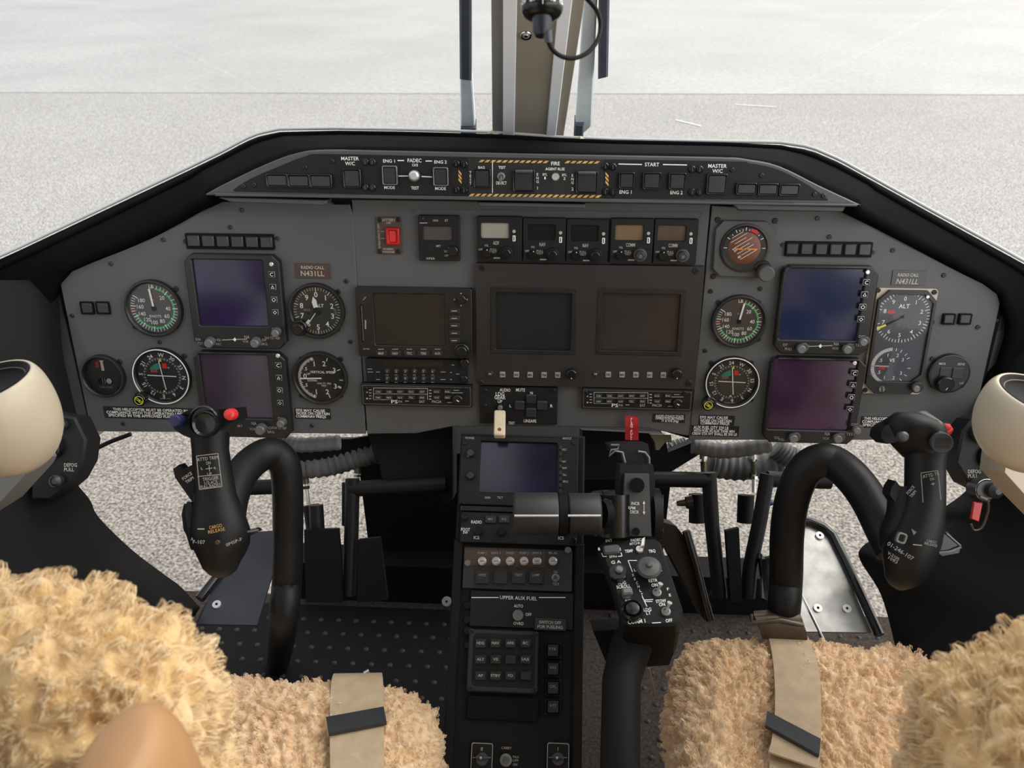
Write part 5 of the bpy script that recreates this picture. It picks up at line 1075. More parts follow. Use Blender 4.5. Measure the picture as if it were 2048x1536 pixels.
# lever tube towards the rear
mb=MB().m('rubber'); mb.tube([W3(1300,1235,1.04),W3(1262,1290,1.04),W3(1243,1360,1.0),W3(1240,1540,.96),W3(1240,1700,.93)],[.026,.026,.0235,.0235,.0235],28); world(mb,'lever_tube',ct)
mb=MB().m('steel'); mb.tube(cw([(1298,1336),(1312,1396)],1.10),.0018,8); world(mb,'linkage_rod',ct)
mb=MB().m('deep_black'); slab3(mb,[(1186,1262),(1300,1256),(1352,1262),(1350,1300),(1338,1330),(1262,1336),(1215,1332)],1.06,.05); world(mb,'skirt',ct)
# ================================================================ floor and nose structure
def wt(mb,name,label,cat,group=None,smooth=40,kind=None): return tag(mb.build(name,None,smooth),label,cat,group,kind)
fy=hitz(1024,1206,0).y
mb=MB().m('carpet'); mb.add([(-.95,-1.6,0),(.95,-1.6,0),(.95,fy,0),(-.95,fy,0)],[(0,1,2,3)]); mb.add([(-.95,-1.6,-.05),(.95,-1.6,-.05),(.95,fy,-.05),(-.95,fy,-.05)],[(3,2,1,0)]); mb.m('deep_black').add([(-.95,fy,0),(.95,fy,0),(.95,fy,-.05),(-.95,fy,-.05)],[(0,1,2,3)])
tag(mb.build('floor',None,0),kind='structure')
# studded rubber mats
def studs(name,label,P,y0,y1,x0,x1,m,step=.036):
    mb=MB().m(m); mb.add([(x0,y0,.004),(x1,y0,.004),(x1,y1,.004),(x0,y1,.004)],[(0,1,2,3)]); mb.m('mat_stud')
    nx=int((x1-x0)/step); ny=int((y1-y0)/step)
    for i in range(nx):
        for j in range(ny): 
            x=x0+step*(i+.5+.5*(j%2)); y=y0+step*(j+.5); 
            if x<x1-.01: mb.lathe([(.0055,.004),(.004,.0060),(.0001,.0065)],8,x,y)
    return wt(mb,name,label,'floor mat',smooth=50)
studs('floor_mat','black studded floor mat ahead of the left seat',None,.55,fy-.03,-.72,-.115,'deep_black')
studs('floor_mat','dark brown studded floor mat between the console and the right seat',None,.45,fy-.02,.12,.80,'carpet')
# cross beam at the front edge of the floor
def sbox(name,P,z0,z1,m='deep_black',kind='structure'): # vertical wall along ground points
    mb=MB().m(m); n=len(P); mb.add([(x,y,z0) for x,y in P]+[(x,y,z1) for x,y in P],[tuple(range(n-1,-1,-1)),tuple(range(n,2*n))]+[(i,(i+1)%n,n+(i+1)%n,n+i) for i in range(n)]); return tag(mb.build(name,None,0),kind=kind)
X=lambda px,y,py: hity(px,py,y).x
sbox('beam_front',[(X(598,fy,1150),fy-.01),(X(1545,fy,1150),fy-.01),(X(1545,fy,1150),fy+.05),(X(598,fy,1150),fy+.05)],-.25,.10)
sbox('beam_nose',[(X(735,fy+.05,1050),fy+.04),(X(1330,fy+.05,1050),fy+.04),(X(1300,fy+.05,1050)-.03,fy+.5),(X(760,fy,1050)+.03,fy+.5)],-.3,hity(880,900,fy+.05).z)
# panel support frame hanging behind the lower panel edge
mb=MB().m('deep_black')
def W(px,py,d): return W3(px,py,d)
def prism3(mb,P,d,th,dl=None):
    A=[W3(x,y,d) for x,y in P] if dl is None else [W3(x,y,q) for (x,y),q in zip(P,dl)]
    n_=RCW@Vector((0,0,-1)); n=len(A); B=[p+n_*th for p in A]
    mb.add([tuple(p) for p in A+B],[tuple(range(n)),tuple(range(2*n-1,n-1,-1))]+[(i,n+i,n+(i+1)%n,(i+1)%n) for i in range(n)])
prism3(mb,[(735,868),(905,850),(905,1000),(890,1010),(880,985),(770,985),(765,960),(758,925)],1.30,.10); wt(mb,'support_frame','black support structure under the centre panel left of the console','frame')
mb=MB().m('deep_black'); prism3(mb,[(1165,860),(1330,868),(1336,905),(1398,880),(1405,905),(1340,945),(1310,958),(1165,960)],1.32,.06); wt(mb,'support_frame','black support structure under the centre panel right of the console','frame')
mb=MB().m('deep_black'); prism3(mb,[(590,880),(700,878),(760,868),(770,888),(768,905),(690,912),(600,925),(560,920),(520,905),(540,880)],1.34,.05); wt(mb,'support_frame','black under-panel bracket behind the left control stick','frame')
# corrugated ducts under the panel
def duct(pts,d,r_,name,label,m='duct_grey'):
    c=spline([W3(x,y,d) for x,y in pts],14); rr=[r_*(1+.07*math.sin(i*2.2)) for i in range(len(c))]; mb=MB().m(m); mb.tube(c,rr,18); return wt(mb,name,label,'duct',smooth=60)
duct([(598,932),(660,925),(720,908),(772,895)],1.36,.022,'air_duct','corrugated grey air duct under the panel, left of the console')
duct([(1420,925),(1480,932),(1560,925)],1.38,.024,'air_duct','corrugated grey air duct under the right plate, spanning the pedal rods')
duct([(1325,925),(1345,905),(1375,895)],1.38,.018,'air_duct','short grey duct piece beside the collective head')
duct([(560,880),(600,890),(680,885)],1.30,.012,'air_duct','thin grey duct tucked against the lower edge of the left plate')
duct([(1385,892),(1450,902),(1540,890)],1.30,.012,'air_duct','thin grey duct tucked against the lower edge of the right plate')
duct([(1552,895),(1580,915),(1612,925)],1.36,.018,'air_duct','grey ribbed duct end just left of the right control stick')
# ================================================================ side structure round the chin windows
def loft(mb,C1,C2,n=24,th=.02,bul=0):
    a=spline(C1,6); b=spline(C2,6); m_=min(len(a),len(b)); K=6; G=[]
    for k in range(K+1): G.append([a[i].lerp(b[i],k/K) for i in range(m_)])
    mb.grid(G)
mb=MB().m('deep_black')
inL=[W3(118,560,1.22),W3(125,700,1.20),W3(160,862,1.18),W3(160,930,1.18),W3(152,962,1.19),W3(180,1000,1.20),W3(198,1035,1.20),W3(262,1098,1.21),W3(330,1150,1.21),W3(362,1174,1.21),W3(400,1215,1.2)]
ouL=[W3(-330,560,1.1),W3(-330,700,1.0),W3(-330,860,.98),W3(-330,950,.96),W3(-330,980,.95),W3(-330,1050,.95),W3(-330,1100,.94),W3(-300,1200,.93),W3(-250,1280,.92),W3(-200,1330,.92),W3(-150,1400,.9)]
loft(mb,inL,ouL); o=mb.build('wall_left',None,50); tag(o,kind='structure'); md=o.modifiers.new('s','SOLIDIFY'); md.thickness=.02; md.offset=1
mb=MB().m('deep_black')
inR=[W3(2005,590,1.20),W3(1985,700,1.18),W3(1945,865,1.17),W3(1920,930,1.19),W3(1936,975,1.20),W3(1880,1020,1.21),W3(1850,1040,1.22),W3(1762,1072,1.23),W3(1724,1094,1.23),W3(1720,1120,1.22),W3(1762,1190,1.2),W3(1790,1290,1.15)]
ouR=[W3(2400,590,1.1),W3(2400,700,1.0),W3(2400,860,.98),W3(2400,950,.96),W3(2400,980,.95),W3(2400,1050,.95),W3(2400,1100,.94),W3(2400,1200,.93),W3(2350,1280,.92),W3(2300,1330,.92),W3(2250,1400,.9),W3(2200,1450,.9)]
loft(mb,inR,ouR); o=mb.build('wall_right',None,50); tag(o,kind='structure'); md=o.modifiers.new('s','SOLIDIFY'); md.thickness=.02; md.offset=-1
# chin window panes
for nm,P in (('window_3',[(100,800),(760,800),(760,1260),(100,1260)]),('window_4',[(1290,800),(2000,800),(2000,1260),(1290,1260)])):
    mb=MB().m('chin_glass'); A=[hity(x,y,1.72) for x,y in P]; A=[Vector((p.x,1.62+.25*(p.z),p.z)) for p in A]; B=[p+Vector((0,.006,0)) for p in A]; mb.add([tuple(p) for p in A+B],[(0,1,2,3),(7,6,5,4),(0,4,5,1),(1,5,6,2),(2,6,7,3),(3,7,4,0)]); tag(mb.build(nm,None,0),kind='structure')
# window frame bars seen under the panel
mb=MB().m('rubber'); mb.tube(spline([W3(x,y,1.45) for x,y in [(150,925),(180,905),(215,886),(262,868)]],5),.004,8); wt(mb,'window_bar','thin black bar curving across the left chin window','bar')
mb=MB().m('rubber'); mb.tube([W3(1895,870,1.4),W3(1925,905,1.35),W3(1935,925,1.3)],.006,8); wt(mb,'window_bar','short black bar between the right plate corner and the side wall','bar')
mb=MB().m('steel'); mb.tube(spline([W3(x,y,1.2) for x,y in [(20,735),(60,715),(96,694)]],4),.0018,8); wt(mb,'door_cable','thin pale cable behind the left air vent','cable')
# ---------------------------------------------------------------- side vents and defog panels
def vent(px,py,d,label,side,w,h):
    T=thing('air_vent',label,'air vent',Matrix.Translation(W3(px,py,d))@RCW.to_4x4(),'cream air vents'); k=d/F
    mb=MB().m('cream_paint')
    prof=[(w*.20,.62*h),(w*.30,.58*h),(w*.44,.44*h),(w*.50,.20*h),(w*.50,.02*h),(w*.46,-.14*h),(w*.36,-.32*h),(w*.18,-.46*h),(.001,-.5*h)]
    mb.M=Matrix.Rotation(R(12*side),4,'Z')@Matrix.Rotation(R(-60),4,'X'); P=[(w*.40*k,.36*h*k)]
    pr=[(.0001,.30*h),(w*.40,.32*h),(w*.43,.40*h),(w*.47,.40*h),(w*.515,.28*h),(w*.53,.08*h),(w*.51,-.14*h),(w*.44,-.36*h),(w*.30,-.55*h),(w*.1,-.66*h),(.0001,-.67*h)][::-1]
    pr=[(max(.0001,p.x),p.y) for p in spline([(a,b,0) for a,b in pr],4)]; mb.lathe([(a*k,b*k) for a,b in pr],72); mb.build('housing',T,60)
    b=MB().m('deep_black'); b.M=mb.M; b.lathe([(a*k,c*k) for a,c in [(.0001,.30*h),(w*.34,.31*h),(w*.40,.36*h),(w*.435,.412*h),(w*.42,.418*h),(w*.40,.40*h),(w*.36,.33*h),(.0001,.325*h)]],48); b.build('outlet',T,60)
    b=MB().m('bronze_metal'); b.M=mb.M; c=[(math.cos(a)*w*.38*k,math.sin(a)*w*.38*k,.36*h*k) for a in np.linspace(0,2*math.pi,41)]; b.tube(c,.0010,8,cap=False); b.build('ring',T,60)
    return T
vent(2,834,.82,'cream air vent with a black round outlet at the left edge of the picture',1,205,190)
vent(2062,846,.85,'cream air vent with a black round outlet at the right edge of the picture',-1,200,150)
mb=MB().m('side_grey'); prism3(mb,[(-120,850),(55,868),(73,918),(66,932),(2,1002),(-120,1080)],.90,.04); wt(mb,'door_pillar','flat grey door pillar below the left cream vent','pillar')
mb=MB().m('cream_paint'); prism3(mb,[(2022,850),(2120,850),(2120,1060),(2046,985),(2010,945)],.92,.05); wt(mb,'door_pillar','cream door pillar below the right cream vent','pillar')
def defog(P,label,txt,knobs,ringk):
    T=thing('defog_control_unit',label,'defog controls',Matrix.Translation(W3(*P[0],1.12))@RCW.to_4x4(),'defog control units'); inv=T.matrix_world.inverted(); 
    FF=Frame(T.matrix_world.translation,RCW)
    U=Unit(FF,*P[0],'x','x','x',empty=False); U.o=T
    mb=MB().m('unit_black'); mb.prism([U.q(x,y,.0) for x,y in P[1:]],-.04,0,.003); U.put(mb,'plate')
    for (x,y,r_) in knobs: mb=MB().m('caption_dark'); U.cyl(mb,x,y,r_*1.2,0,.004,28,.001); U.cyl(mb,x,y,r_,.004,.016,28,.004); U.put(mb,'knob')
    x,y,r_=ringk; mb=MB().m('gloss_black'); a,b=U.q(x,y,.004); k=1/U.px; mb.lathe([(r_*k,0),(r_*k,.006),(r_*k*.92,.009),(r_*k*.8,.008),(r_*k*.76,.001)],36,a,b); mb.line(a-r_*k*.7,b,a+r_*k*.7,b,.004,.006); mb.line(a,b-r_*k*.7,a,b,.004,.006); U.put(mb,'eyeball_vent')
    mb=MB().m('cream_dim'); U.text(mb,'DEFOG',txt[0],txt[1],7,.0006,w=26,bold=.02); U.text(mb,'PULL',txt[0]-3,txt[1]+9,7,.0006,w=20,bold=.02); U.put(mb,'lettering',0)
defog([(115,910),(70,820),(150,835),(172,880),(166,925),(146,962),(100,1000),(60,1000)],'black DEFOG PULL panel beside the left chin window',(141,930),[(115,850,12),(108,963,11)],(105,895,22))
defog([(1965,910),(1925,862),(1945,838),(2010,820),(2010,940),(1968,985),(1938,970),(1912,925)],'black DEFOG PULL panel beside the right chin window',(1949,943),[(1968,868,18)],(1983,915,26))
T=thing('defog_pull_knob','round black pull knob with a chrome rim under the right DEFOG lettering','knob',Matrix.Translation(W3(1970,980,1.10))@RCW.to_4x4())
k=1.1/F; mb=MB().m('caption_dark'); mb.cyl(0,0,22*k,-.02,.004,32,.002); mb.cyl(12*k,0,15*k,.004,.018,28,.006); mb.build('knob',T); mb=MB().m('chrome'); mb.tube([(22*k*math.cos(a),22*k*math.sin(a),.004) for a in np.linspace(1.2,5.0,24)],.0009,8); mb.build('rim',T)
T=thing('release_handle','red flagged release handle in a wire bracket at the right side wall','handle',Matrix.Translation(W3(1953,1025,1.08))@RCW.to_4x4()); k=1.08/F
mb=MB().m('red_deep'); mb.prism([(-14*k,-12*k),(2*k,-18*k),(10*k,20*k),(-8*k,22*k)],0,.004,.001); mb.build('red_tab',T)
mb=MB().m('bronze_metal'); mb.tube(spline([Vector((x*k,-y*k,.004)) for x,y in [(2,-32),(18,-26),(20,-4),(8,28),(-8,34),(-14,22)]],5),.0016,8); mb.tube([(2*k,32*k,.004),(16*k,26*k,.004)],.003,8); mb.build('bracket',T)
# ================================================================ rudder pedals
def pedal(label,arm,d,pad,rod,cyl,pivot=None,grp='rudder pedals'):
    T=thing('rudder_pedal',label,'pedal',Matrix.Translation(W3(*arm[-1],d)),grp)
    mb=MB().m('stick_black'); mb.tube([W3(x,y,d) for x,y in arm],[.0115]*len(arm),16); world(mb,'arm',T)
    mb=MB().m('deep_black'); prism3(mb,pad,d-.02,.012); world(mb,'foot_plate',T)
    mb=MB().m('bright_metal'); mb.tube([W3(*rod[0],d+.06),W3(*rod[1],d+.06)],.0035,12); mb.tube([W3(rod[0][0],rod[0][1]-3,d+.06),W3(rod[0][0],rod[0][1]+6,d+.06)],.0065,16); mb.m('rod_olive'); a=rod[0];b=rod[1]; f=lambda t:(a[0]+(b[0]-a[0])*t,a[1]+(b[1]-a[1])*t)
    mb.tube([W3(*f(.15),d+.06),W3(*f(.5),d+.06)],.0055,12); mb.m('chrome'); mb.tube([W3(*f(.55),d+.06),W3(*f(.62),d+.06)],.0062,6); world(mb,'brake_rod',T)
    mb=MB().m('rubber'); mb.tube([W3(*cyl[0],d+.06),W3(*cyl[1],d+.06)],.0135,20); world(mb,'brake_cylinder',T)
    return T
pedal('left seat pedal nearest the curved control stick',[(632,1010),(636,1080),(640,1190)],1.30,[(608,1060),(676,1058),(682,1120),(684,1205),(612,1205)],[(607,925),(617,1010)],[(622,1010),(634,1090)])
pedal('left seat pedal nearest the console',[(705,958),(703,1060),(698,1190)],1.30,[(716,1080),(760,1075),(775,1200),(714,1205)],[(715,918),(715,975)],[(700,965),(700,1050)])
pedal('right seat pedal nearest the collective lever',[(1418,945),(1424,1050),(1440,1195)],1.30,[(1452,1062),(1478,1056),(1483,1165),(1484,1205),(1462,1205)],[(1407,912),(1409,985)],[(1394,988),(1394,1045)])
pedal('right seat pedal beside the curved control stick',[(1535,948),(1520,1040),(1500,1135),(1495,1195)],1.30,[(1520,1120),(1560,1110),(1560,1205),(1530,1205)],[(1507,912),(1508,985)],[(1492,990),(1490,1045)])
def bar(P,d,r_,name,label,m='stick_black',cat='tube',hl=False):
    mb=MB().m(m); mb.tube([W3(x,y,d) for x,y in P],r_,20); return wt(mb,name,label,cat)
bar([(700,978),(892,968)],1.30,.0125,'cross_tube','black cross tube from the left seat pedals to the console')
bar([(1306,958),(1420,960)],1.30,.0125,'cross_tube','black cross tube with a bright end between collective head and pedals')
bar([(1535,958),(1660,962)],1.31,.013,'cross_tube','black cross tube behind the right control stick arch')
bar([(500,975),(590,972)],1.31,.012,'cross_tube','black cross tube behind the left control stick arch')
mb=MB().m('bronze_metal'); a=W3(1384,1004,1.34); b=W3(1354,1007,1.34); mb.tube([a,a.lerp(b,.4),a.lerp(b,.45),a.lerp(b,.8),b],[.012,.010,.006,.005,.004],14); wt(mb,'hose_fitting','small brown threaded fitting sticking out left of the right pedals','fitting')
mb=MB().m('blue_plastic'); a=W3(1530,1003,1.36); b=W3(1548,1006,1.36); mb.tube([a,a.lerp(b,.5),b],[.008,.007,.003],14); wt(mb,'hose_fitting','small blue fitting beside the right control stick arch','fitting')
mb=MB().m('rod_olive'); prism3(mb,[(1300,868),(1342,870),(1344,885),(1330,885),(1318,900),(1312,900),(1310,885)],1.27,.01); wt(mb,'bracket','olive drab bracket under the panel edge beside the red tag','bracket')
for i,(x,y) in enumerate([(655,1152),(648,1170),(652,1182),(678,1152),(712,1166),(714,1180),(605,1188)]): pass
# heel plates
def heel(P,d,edge,label,m,bolts,edgeL=None):
    T=thing('heel_plate',label,'foot plate',Matrix.Translation(W3(*P[0],d[0])),'heel plates'); A=[W3(x,y,q) for (x,y),q in zip(P,d)]
    O=sum(A,Vector())/len(A); n_=(A[1]-A[0]).cross(A[-1]-A[0]).normalized(); n_=n_ if n_.z>0 else -n_; fr=fit_frame(O,(A[0]-A[-1]) if abs((A[0]-A[-1]).x)>abs((A[1]-A[0]).x) else (A[1]-A[0]),Vector((0,0,1)))
    N=n_; mb=MB().m(m); n=len(A); 
    # flatten to the mean plane
    A=[p-N*((p-O).dot(N)) for p in A]; mb.add([tuple(p) for p in A]+[tuple(p-N*.004) for p in A],[tuple(range(n)),tuple(range(2*n-1,n-1,-1))]+[(i,n+i,n+(i+1)%n,(i+1)%n) for i in range(n)]); world(mb,'plate',T,0)
    def pp(x,y): r_=ray(x,y); return CAM+r_*((O-CAM).dot(N)/r_.dot(N))
    mb=MB().m('gloss_black'); mb.tube([pp(x,y)+N*.003 for x,y in edge],.0075,12); world(mb,'edge_tube',T)
    mb=MB().m('chrome'); mb.tube([pp(x-4,y)+N*.011 for x,y in edge],.0012,8); world(mb,'edge_highlight_trim',T) if False else None
    for (x,y) in bolts:
        c=pp(x,y); mb=MB().m('bright_metal'); mb.tube([c,c+N*.003],.0065,16); mb.m('deep_black').tube([c+N*.003,c+N*.0034],.002,10); world(mb,'bolt',T)
heel([(1596,1262),(1592,1120),(1594,1046),(1612,1046),(1636,1056),(1660,1078),(1744,1264)],[1.22,1.29,1.33,1.33,1.33,1.32,1.22],[(1600,1043),(1622,1046),(1645,1056),(1664,1072),(1690,1125),(1758,1272)],'scratched bright metal heel plate under the right control stick arch','steel',[(1639,1072),(1635,1217),(1693,1218)])
mat('plate_slate',(.035,.036,.048),.35,noise=.25,nscale=14,bump=.2,bscale=100)
heel([(398,1252),(440,1150),(470,1060),(548,1050),(556,1120),(516,1254)],[1.22,1.28,1.32,1.32,1.30,1.22],[(452,1100),(440,1150),(400,1200)],'dark slate metal heel plate under the left control stick','plate_slate',[(434,1210)])
mb=MB().m('chrome'); mb.tube([W3(1598,1180,1.24),W3(1652,1290,1.18)],.0022,8); wt(mb,'floor_strip','bright narrow strip on the left edge of the metal heel plate','trim strip')
mb=MB().m('side_grey'); prism3(mb,[(1524,1108),(1538,1130),(1538,1202),(1524,1196)],1.28,.01); wt(mb,'bracket','flat grey bracket left of the right control stick foot','bracket')
mb=MB().m('stick_black'); prism3(mb,[(1310,1040),(1352,1052),(1378,1085),(1425,1240),(1408,1240),(1340,1110),(1316,1082)],1.20,.05); wt(mb,'lever_guard','black curved guard right of the collective switch box','guard')
mb=MB().m('gloss_black'); mb.tube([W3(x,y,1.19) for x,y in [(1372,1062),(1392,1130),(1420,1240)]],.006,12); wt(mb,'guard_tube','slim black tube sloping down beside the collective switch box','tube')
# small bolts on the nose beam under the pedals
for i,(x,y) in enumerate([(655,1152),(644,1182),(678,1166),(711,1180),(1420,1186),(1489,1186)]):
    T=hity(x,y,fy-.012); mb=MB().m('screw_steel'); mb.tube([(T.x,T.y+.002,T.z),(T.x,T.y-.004,T.z)],.005,14); wt(mb,'bolt','small steel bolt on the black beam below the pedals','bolt','beam bolts')
# ================================================================ control sticks
def depth(p): return -((RCW.transposed()@(p-CAM)).z)
def stick(name,label,arch,dd,rad,grip,side):
    dd=dd[:-1]+[depth(hitz(*arch[-1],0))]
    T=thing(name,label,'control stick',Matrix.Translation(W3(*arch[-1],dd[-1])),'curved control sticks')
    c=spline([W3(x,y,d) for (x,y),d in zip(arch,dd)],8); rr=[rad]*len(c); mb=MB().m('stick_black'); mb.tube(c,rr,28); world(mb,'curved_tube',T,60); return T
def sec_loft(mb,S,n=28):     # sections: (px,py,d, halfwidth px, half depth m, skew angle)
    G=[]
    for (x,y,d,hw,hd,rot) in S:
        c=W3(x,y,d); u=RCW@Vector((math.cos(R(rot)),-math.sin(R(rot)),0)); w=RCW@Vector((0,-.25,-1)).normalized(); row=[]
        for j in range(n): a=2*math.pi*j/n; row.append(c+u*(math.cos(a)*hw*d/F)+w*(math.sin(a)*hd))
        G.append(row)
    mb.grid(G,close=True); b=len(mb.v)-n*len(S); mb.f.append(tuple(range(b+n-1,b-1,-1))); mb.f.append(tuple(range(b+n*(len(S)-1),b+n*len(S)))); mb.mi+=[mb.cur]*2
Lk=stick('control_stick','left control stick with black arched tube and a grip with a red button',[(455,1050),(462,1000),(482,950),(512,918),(545,906),(568,928),(575,975),(576,1060),(574,1160),(566,1250),(556,1330)],[.98,1.0,1.03,1.06,1.08,1.09,1.10,1.12,1.14,1.16,1.175],.0205,None,-1)
mb=MB().m('stick_black')
D=.96
sec_loft(mb,[(420,868,D,38,.022,-5),(421,900,D,36,.021,-5),(425,940,D,38,.022,-5),(431,990,D,41,.023,-4),(437,1030,D,52,.028,-3),(440,1060,D,59,.032,-2),(441,1085,D,57,.032,0),(441,1104,D,49,.030,0),(440,1120,D,40,.027,0),(440,1138,D,32,.023,0),(440,1150,D,20,.015,0),(440,1156,D,6,.005,0)])
sec_loft(mb,[(400,1010,D+.015,30,.02,0),(398,1030,D+.015,32,.022,0),(404,1062,D+.015,34,.022,0),(420,1090,D+.015,34,.022,0)])
sec_loft(mb,[(384,1005,D+.0,8,.01,0),(386,1030,D,18,.014,0),(395,1060,D,24,.016,0),(410,1100,D,26,.018,0)])
world(mb,'grip_body',Lk,60)
mb=MB().m('stick_black'); G=[]
sec_loft(mb,[(352,850,D,10,.010,0),(362,838,D,16,.014,0),(380,835,D,30,.018,0)],20); 
A=[(344,838),(372,822),(445,818),(473,815),(476,838),(440,858),(408,880),(385,878),(365,870),(348,858)]; prism3(mb,A,D-.015,.035); world(mb,'grip_head',Lk,50)
hd=Frame(W3(407,842,D-.03),RCW); V=Unit(hd,407,842,'x','x','x',empty=False)
def att(mb,name,root,U_,sm=40): o=mb.build(name,None,sm,U_.at); o.parent=root; o.matrix_parent_inverse=root.matrix_world.inverted(); return o
mb=MB().m('gloss_black'); k=1/V.px; mb.lathe([(31*k,-.012),(32*k,-.002),(30*k,.001),(28*k,.002),(27*k,-.001),(27*k,-.003)],40); x,y=V.q(408,848,.008); mb.lathe([(27*k,-.004),(26*k,.005),(24*k,.007),(20*k,.0045),(.0001,.003)],40,x,y); att(mb,'trim_switch',Lk,V)
mb=MB().m('red_plastic'); x,y=V.q(459,829,.004); mb.lathe([(12*k,-.006),(12*k,.002),(10.5*k,.006),(6*k,.0078),(.0001,.008)],28,x,y); att(mb,'red_button',Lk,V)
mb=MB().m('blue_plastic'); x,y=V.q(352,842,.0); mb.lathe([(13*k,-.010),(13*k,.002),(10*k,.005),(.0001,.0055)],24,x,y); att(mb,'blue_button',Lk,V)
mb=MB().m('stick_black'); prism3(mb,[(346,938),(358,929),(366,938),(384,930),(394,935),(394,1000),(386,1006),(366,978),(350,955)],D+.005,.018); world(mb,'side_switch_pod',Lk)
mb=MB().m('gloss_black'); prism3(mb,[(452,1068),(512,1057),(520,1062),(500,1072),(470,1088),(452,1086)],D,.010); mb.m('knob_grey'); mb.tube([W3(440,1072,D-.004),W3(480,1066,D-.004),W3(517,1060,D-.004)],.0012,8); world(mb,'release_paddle',Lk)
gf=fit_frame(W3(425,935,D-.0235),W3(447,932,D)-W3(400,938,D),W3(420,900,D)-W3(430,975,D)); V=Unit(gf,421,945,'x','x','x',empty=False); z=.0005
mb=MB().m('cream_dim')
for t,x,y,w,h in (('ATTD TRIM',415,917,42,6.5),('DN',417,926,9,6),('UP',419,948,9,6),('L',404,937,4,5),('R',430,936,4,5),('TRIGGER',421,957,32,6.5),('1/2-ICS',422,965,26,6),('FULL-RADIO',421,972,40,6)): V.text(mb,t,x,y,h,z,w=w,bold=0)
for a in [(393,912,436,907),(436,907,444,973),(444,973,399,979),(399,979,393,912),(395,953,441,949),(411,938,425,936),(418,930,419,943)]: V.line(mb,*a,1.2,z)
att(mb,'lettering',Lk,V,0)
gf=fit_frame(W3(437,1062,D-.0355),W3(460,1058,D)-W3(410,1064,D),W3(432,1030,D)-W3(436,1090,D)); V=Unit(gf,437,1062,'x','x','x',empty=False)
mb=MB().m('hazard_yellow')
for t,x,y,w,h,rt in (('CARGO',431,1053,26,6.5,5),('RELEASE',433,1061,34,6.5,5)): V.text(mb,t,x,y,h,z,w=w,bold=0,rot=R(rt))
mb.m('cream_dim')
for t,x,y,w,h,rt in (('F-107',398,1084,24,7,-8),('0MSP-F',468,1084,34,6,15),('A',384,1078,5,6,-8)): V.text(mb,t,x,y,h,z,w=w,bold=0,rot=R(rt))
V.line(mb,395,1058,409,1058,2,z); V.text(mb,'FORCE',374,952,6,z,w=22,bold=0,rot=R(28)); V.text(mb,'TRIM',379,960,6,z,w=18,bold=0,rot=R(28)); mb.m('bronze_metal'); V.cyl(mb,434,1085,5,-.002,.001,14,.0004); att(mb,'base_lettering',Lk,V,0)
# right stick
Rk=stick('control_stick','right control stick with black arched tube and a grip with a ribbed round hat switch',[(1790,1105),(1765,1052),(1735,995),(1702,952),(1668,926),(1638,922),(1606,945),(1584,1000),(1574,1070),(1572,1160),(1566,1240),(1562,1290)],[.98,1.0,1.03,1.05,1.07,1.075,1.085,1.10,1.12,1.15,1.18,1.20],.0225,None,1)
mb=MB().m('stick_black'); D=.94
sec_loft(mb,[(1852,900,D,40,.022,8),(1850,930,D,38,.022,6),(1850,970,D,38,.023,6),(1846,1010,D,42,.024,8),(1838,1050,D,48,.026,12),(1828,1080,D,52,.028,14),(1818,1110,D,52,.029,14),(1812,1140,D,42,.026,14),(1806,1160,D,33,.022,12),(1803,1172,D,22,.015,10),(1801,1180,D,6,.005,10)])
sec_loft(mb,[(1806,975,D+.01,14,.014,0),(1806,1000,D+.01,26,.018,0),(1808,1030,D+.01,34,.022,0),(1800,1060,D+.01,40,.024,0),(1800,1090,D+.015,40,.024,0),(1812,1120,D+.015,34,.022,0)])
world(mb,'grip_body',Rk,60)
mb=MB().m('stick_black'); 
sec_loft(mb,[(1842,832,D,20,.008,20),(1838,840,D,52,.02,16),(1830,854,D,62,.028,14),(1828,868,D,62,.030,12),(1832,882,D,56,.028,8),(1838,898,D,46,.024,6),(1846,912,D,38,.022,4)],32)
prism3(mb,[(1764,862),(1772,852),(1800,838),(1812,850),(1808,880),(1775,888),(1762,875)],D-.01,.03); world(mb,'grip_head',Rk,50)
ax_=W3(1886,884,.90)-W3(1862,852,.935); ax_.normalize(); c1_=W3(1858,850,.93); c2_=W3(1884,886,.905)
nrm=(CAM-c2_).normalized(); nrm=(nrm+RCW@Vector((.22,-.12,0))).normalized(); hf=fit_frame(c2_,Vector((1,0,0))-nrm*nrm.x,nrm.cross(Vector((1,0,0)))); V=Unit(hf,1884,886,'x','x','x',empty=False); k=1/V.px
mb=MB().m('slate_plastic'); mb.lathe([(24*k,-.030),(24*k,-.018),(20*k,-.017),(19*k,-.010),(23*k,-.009),(23.5*k,-.001),(22*k,.001),(.0001,.0018)],36); mb.m('unit_dark'); 
for i in range(-4,5): mb.line(i*3.6*k,-12*k,i*3.6*k,12*k,1.3*k,.0021)
att(mb,'hat_switch',Rk,V)
mb=MB().m('slate_plastic'); mb.tube([c1_+RCW@Vector((.0,.004,-.02)),c1_+RCW@Vector((.004,-.006,.0)),c2_+RCW@Vector((-.002,.006,-.02))],[.013,.014,.013],24); world(mb,'switch_neck',Rk,60)
mb=MB().m('red_plastic'); c=W3(1896,857,.955); mb.tube([c+RCW@Vector((-.006,-.004,-.004)),c,c+RCW@Vector((.003,.002,.002))],[.0075,.0072,.004],20); world(mb,'red_button',Rk)
mb=MB().m('slate_plastic'); c=W3(1803,874,.91); mb.tube([c,c+RCW@Vector((0,.001,.006)),c+RCW@Vector((0,.001,.008))],[.006,.0055,.003],20); world(mb,'blue_button',Rk)
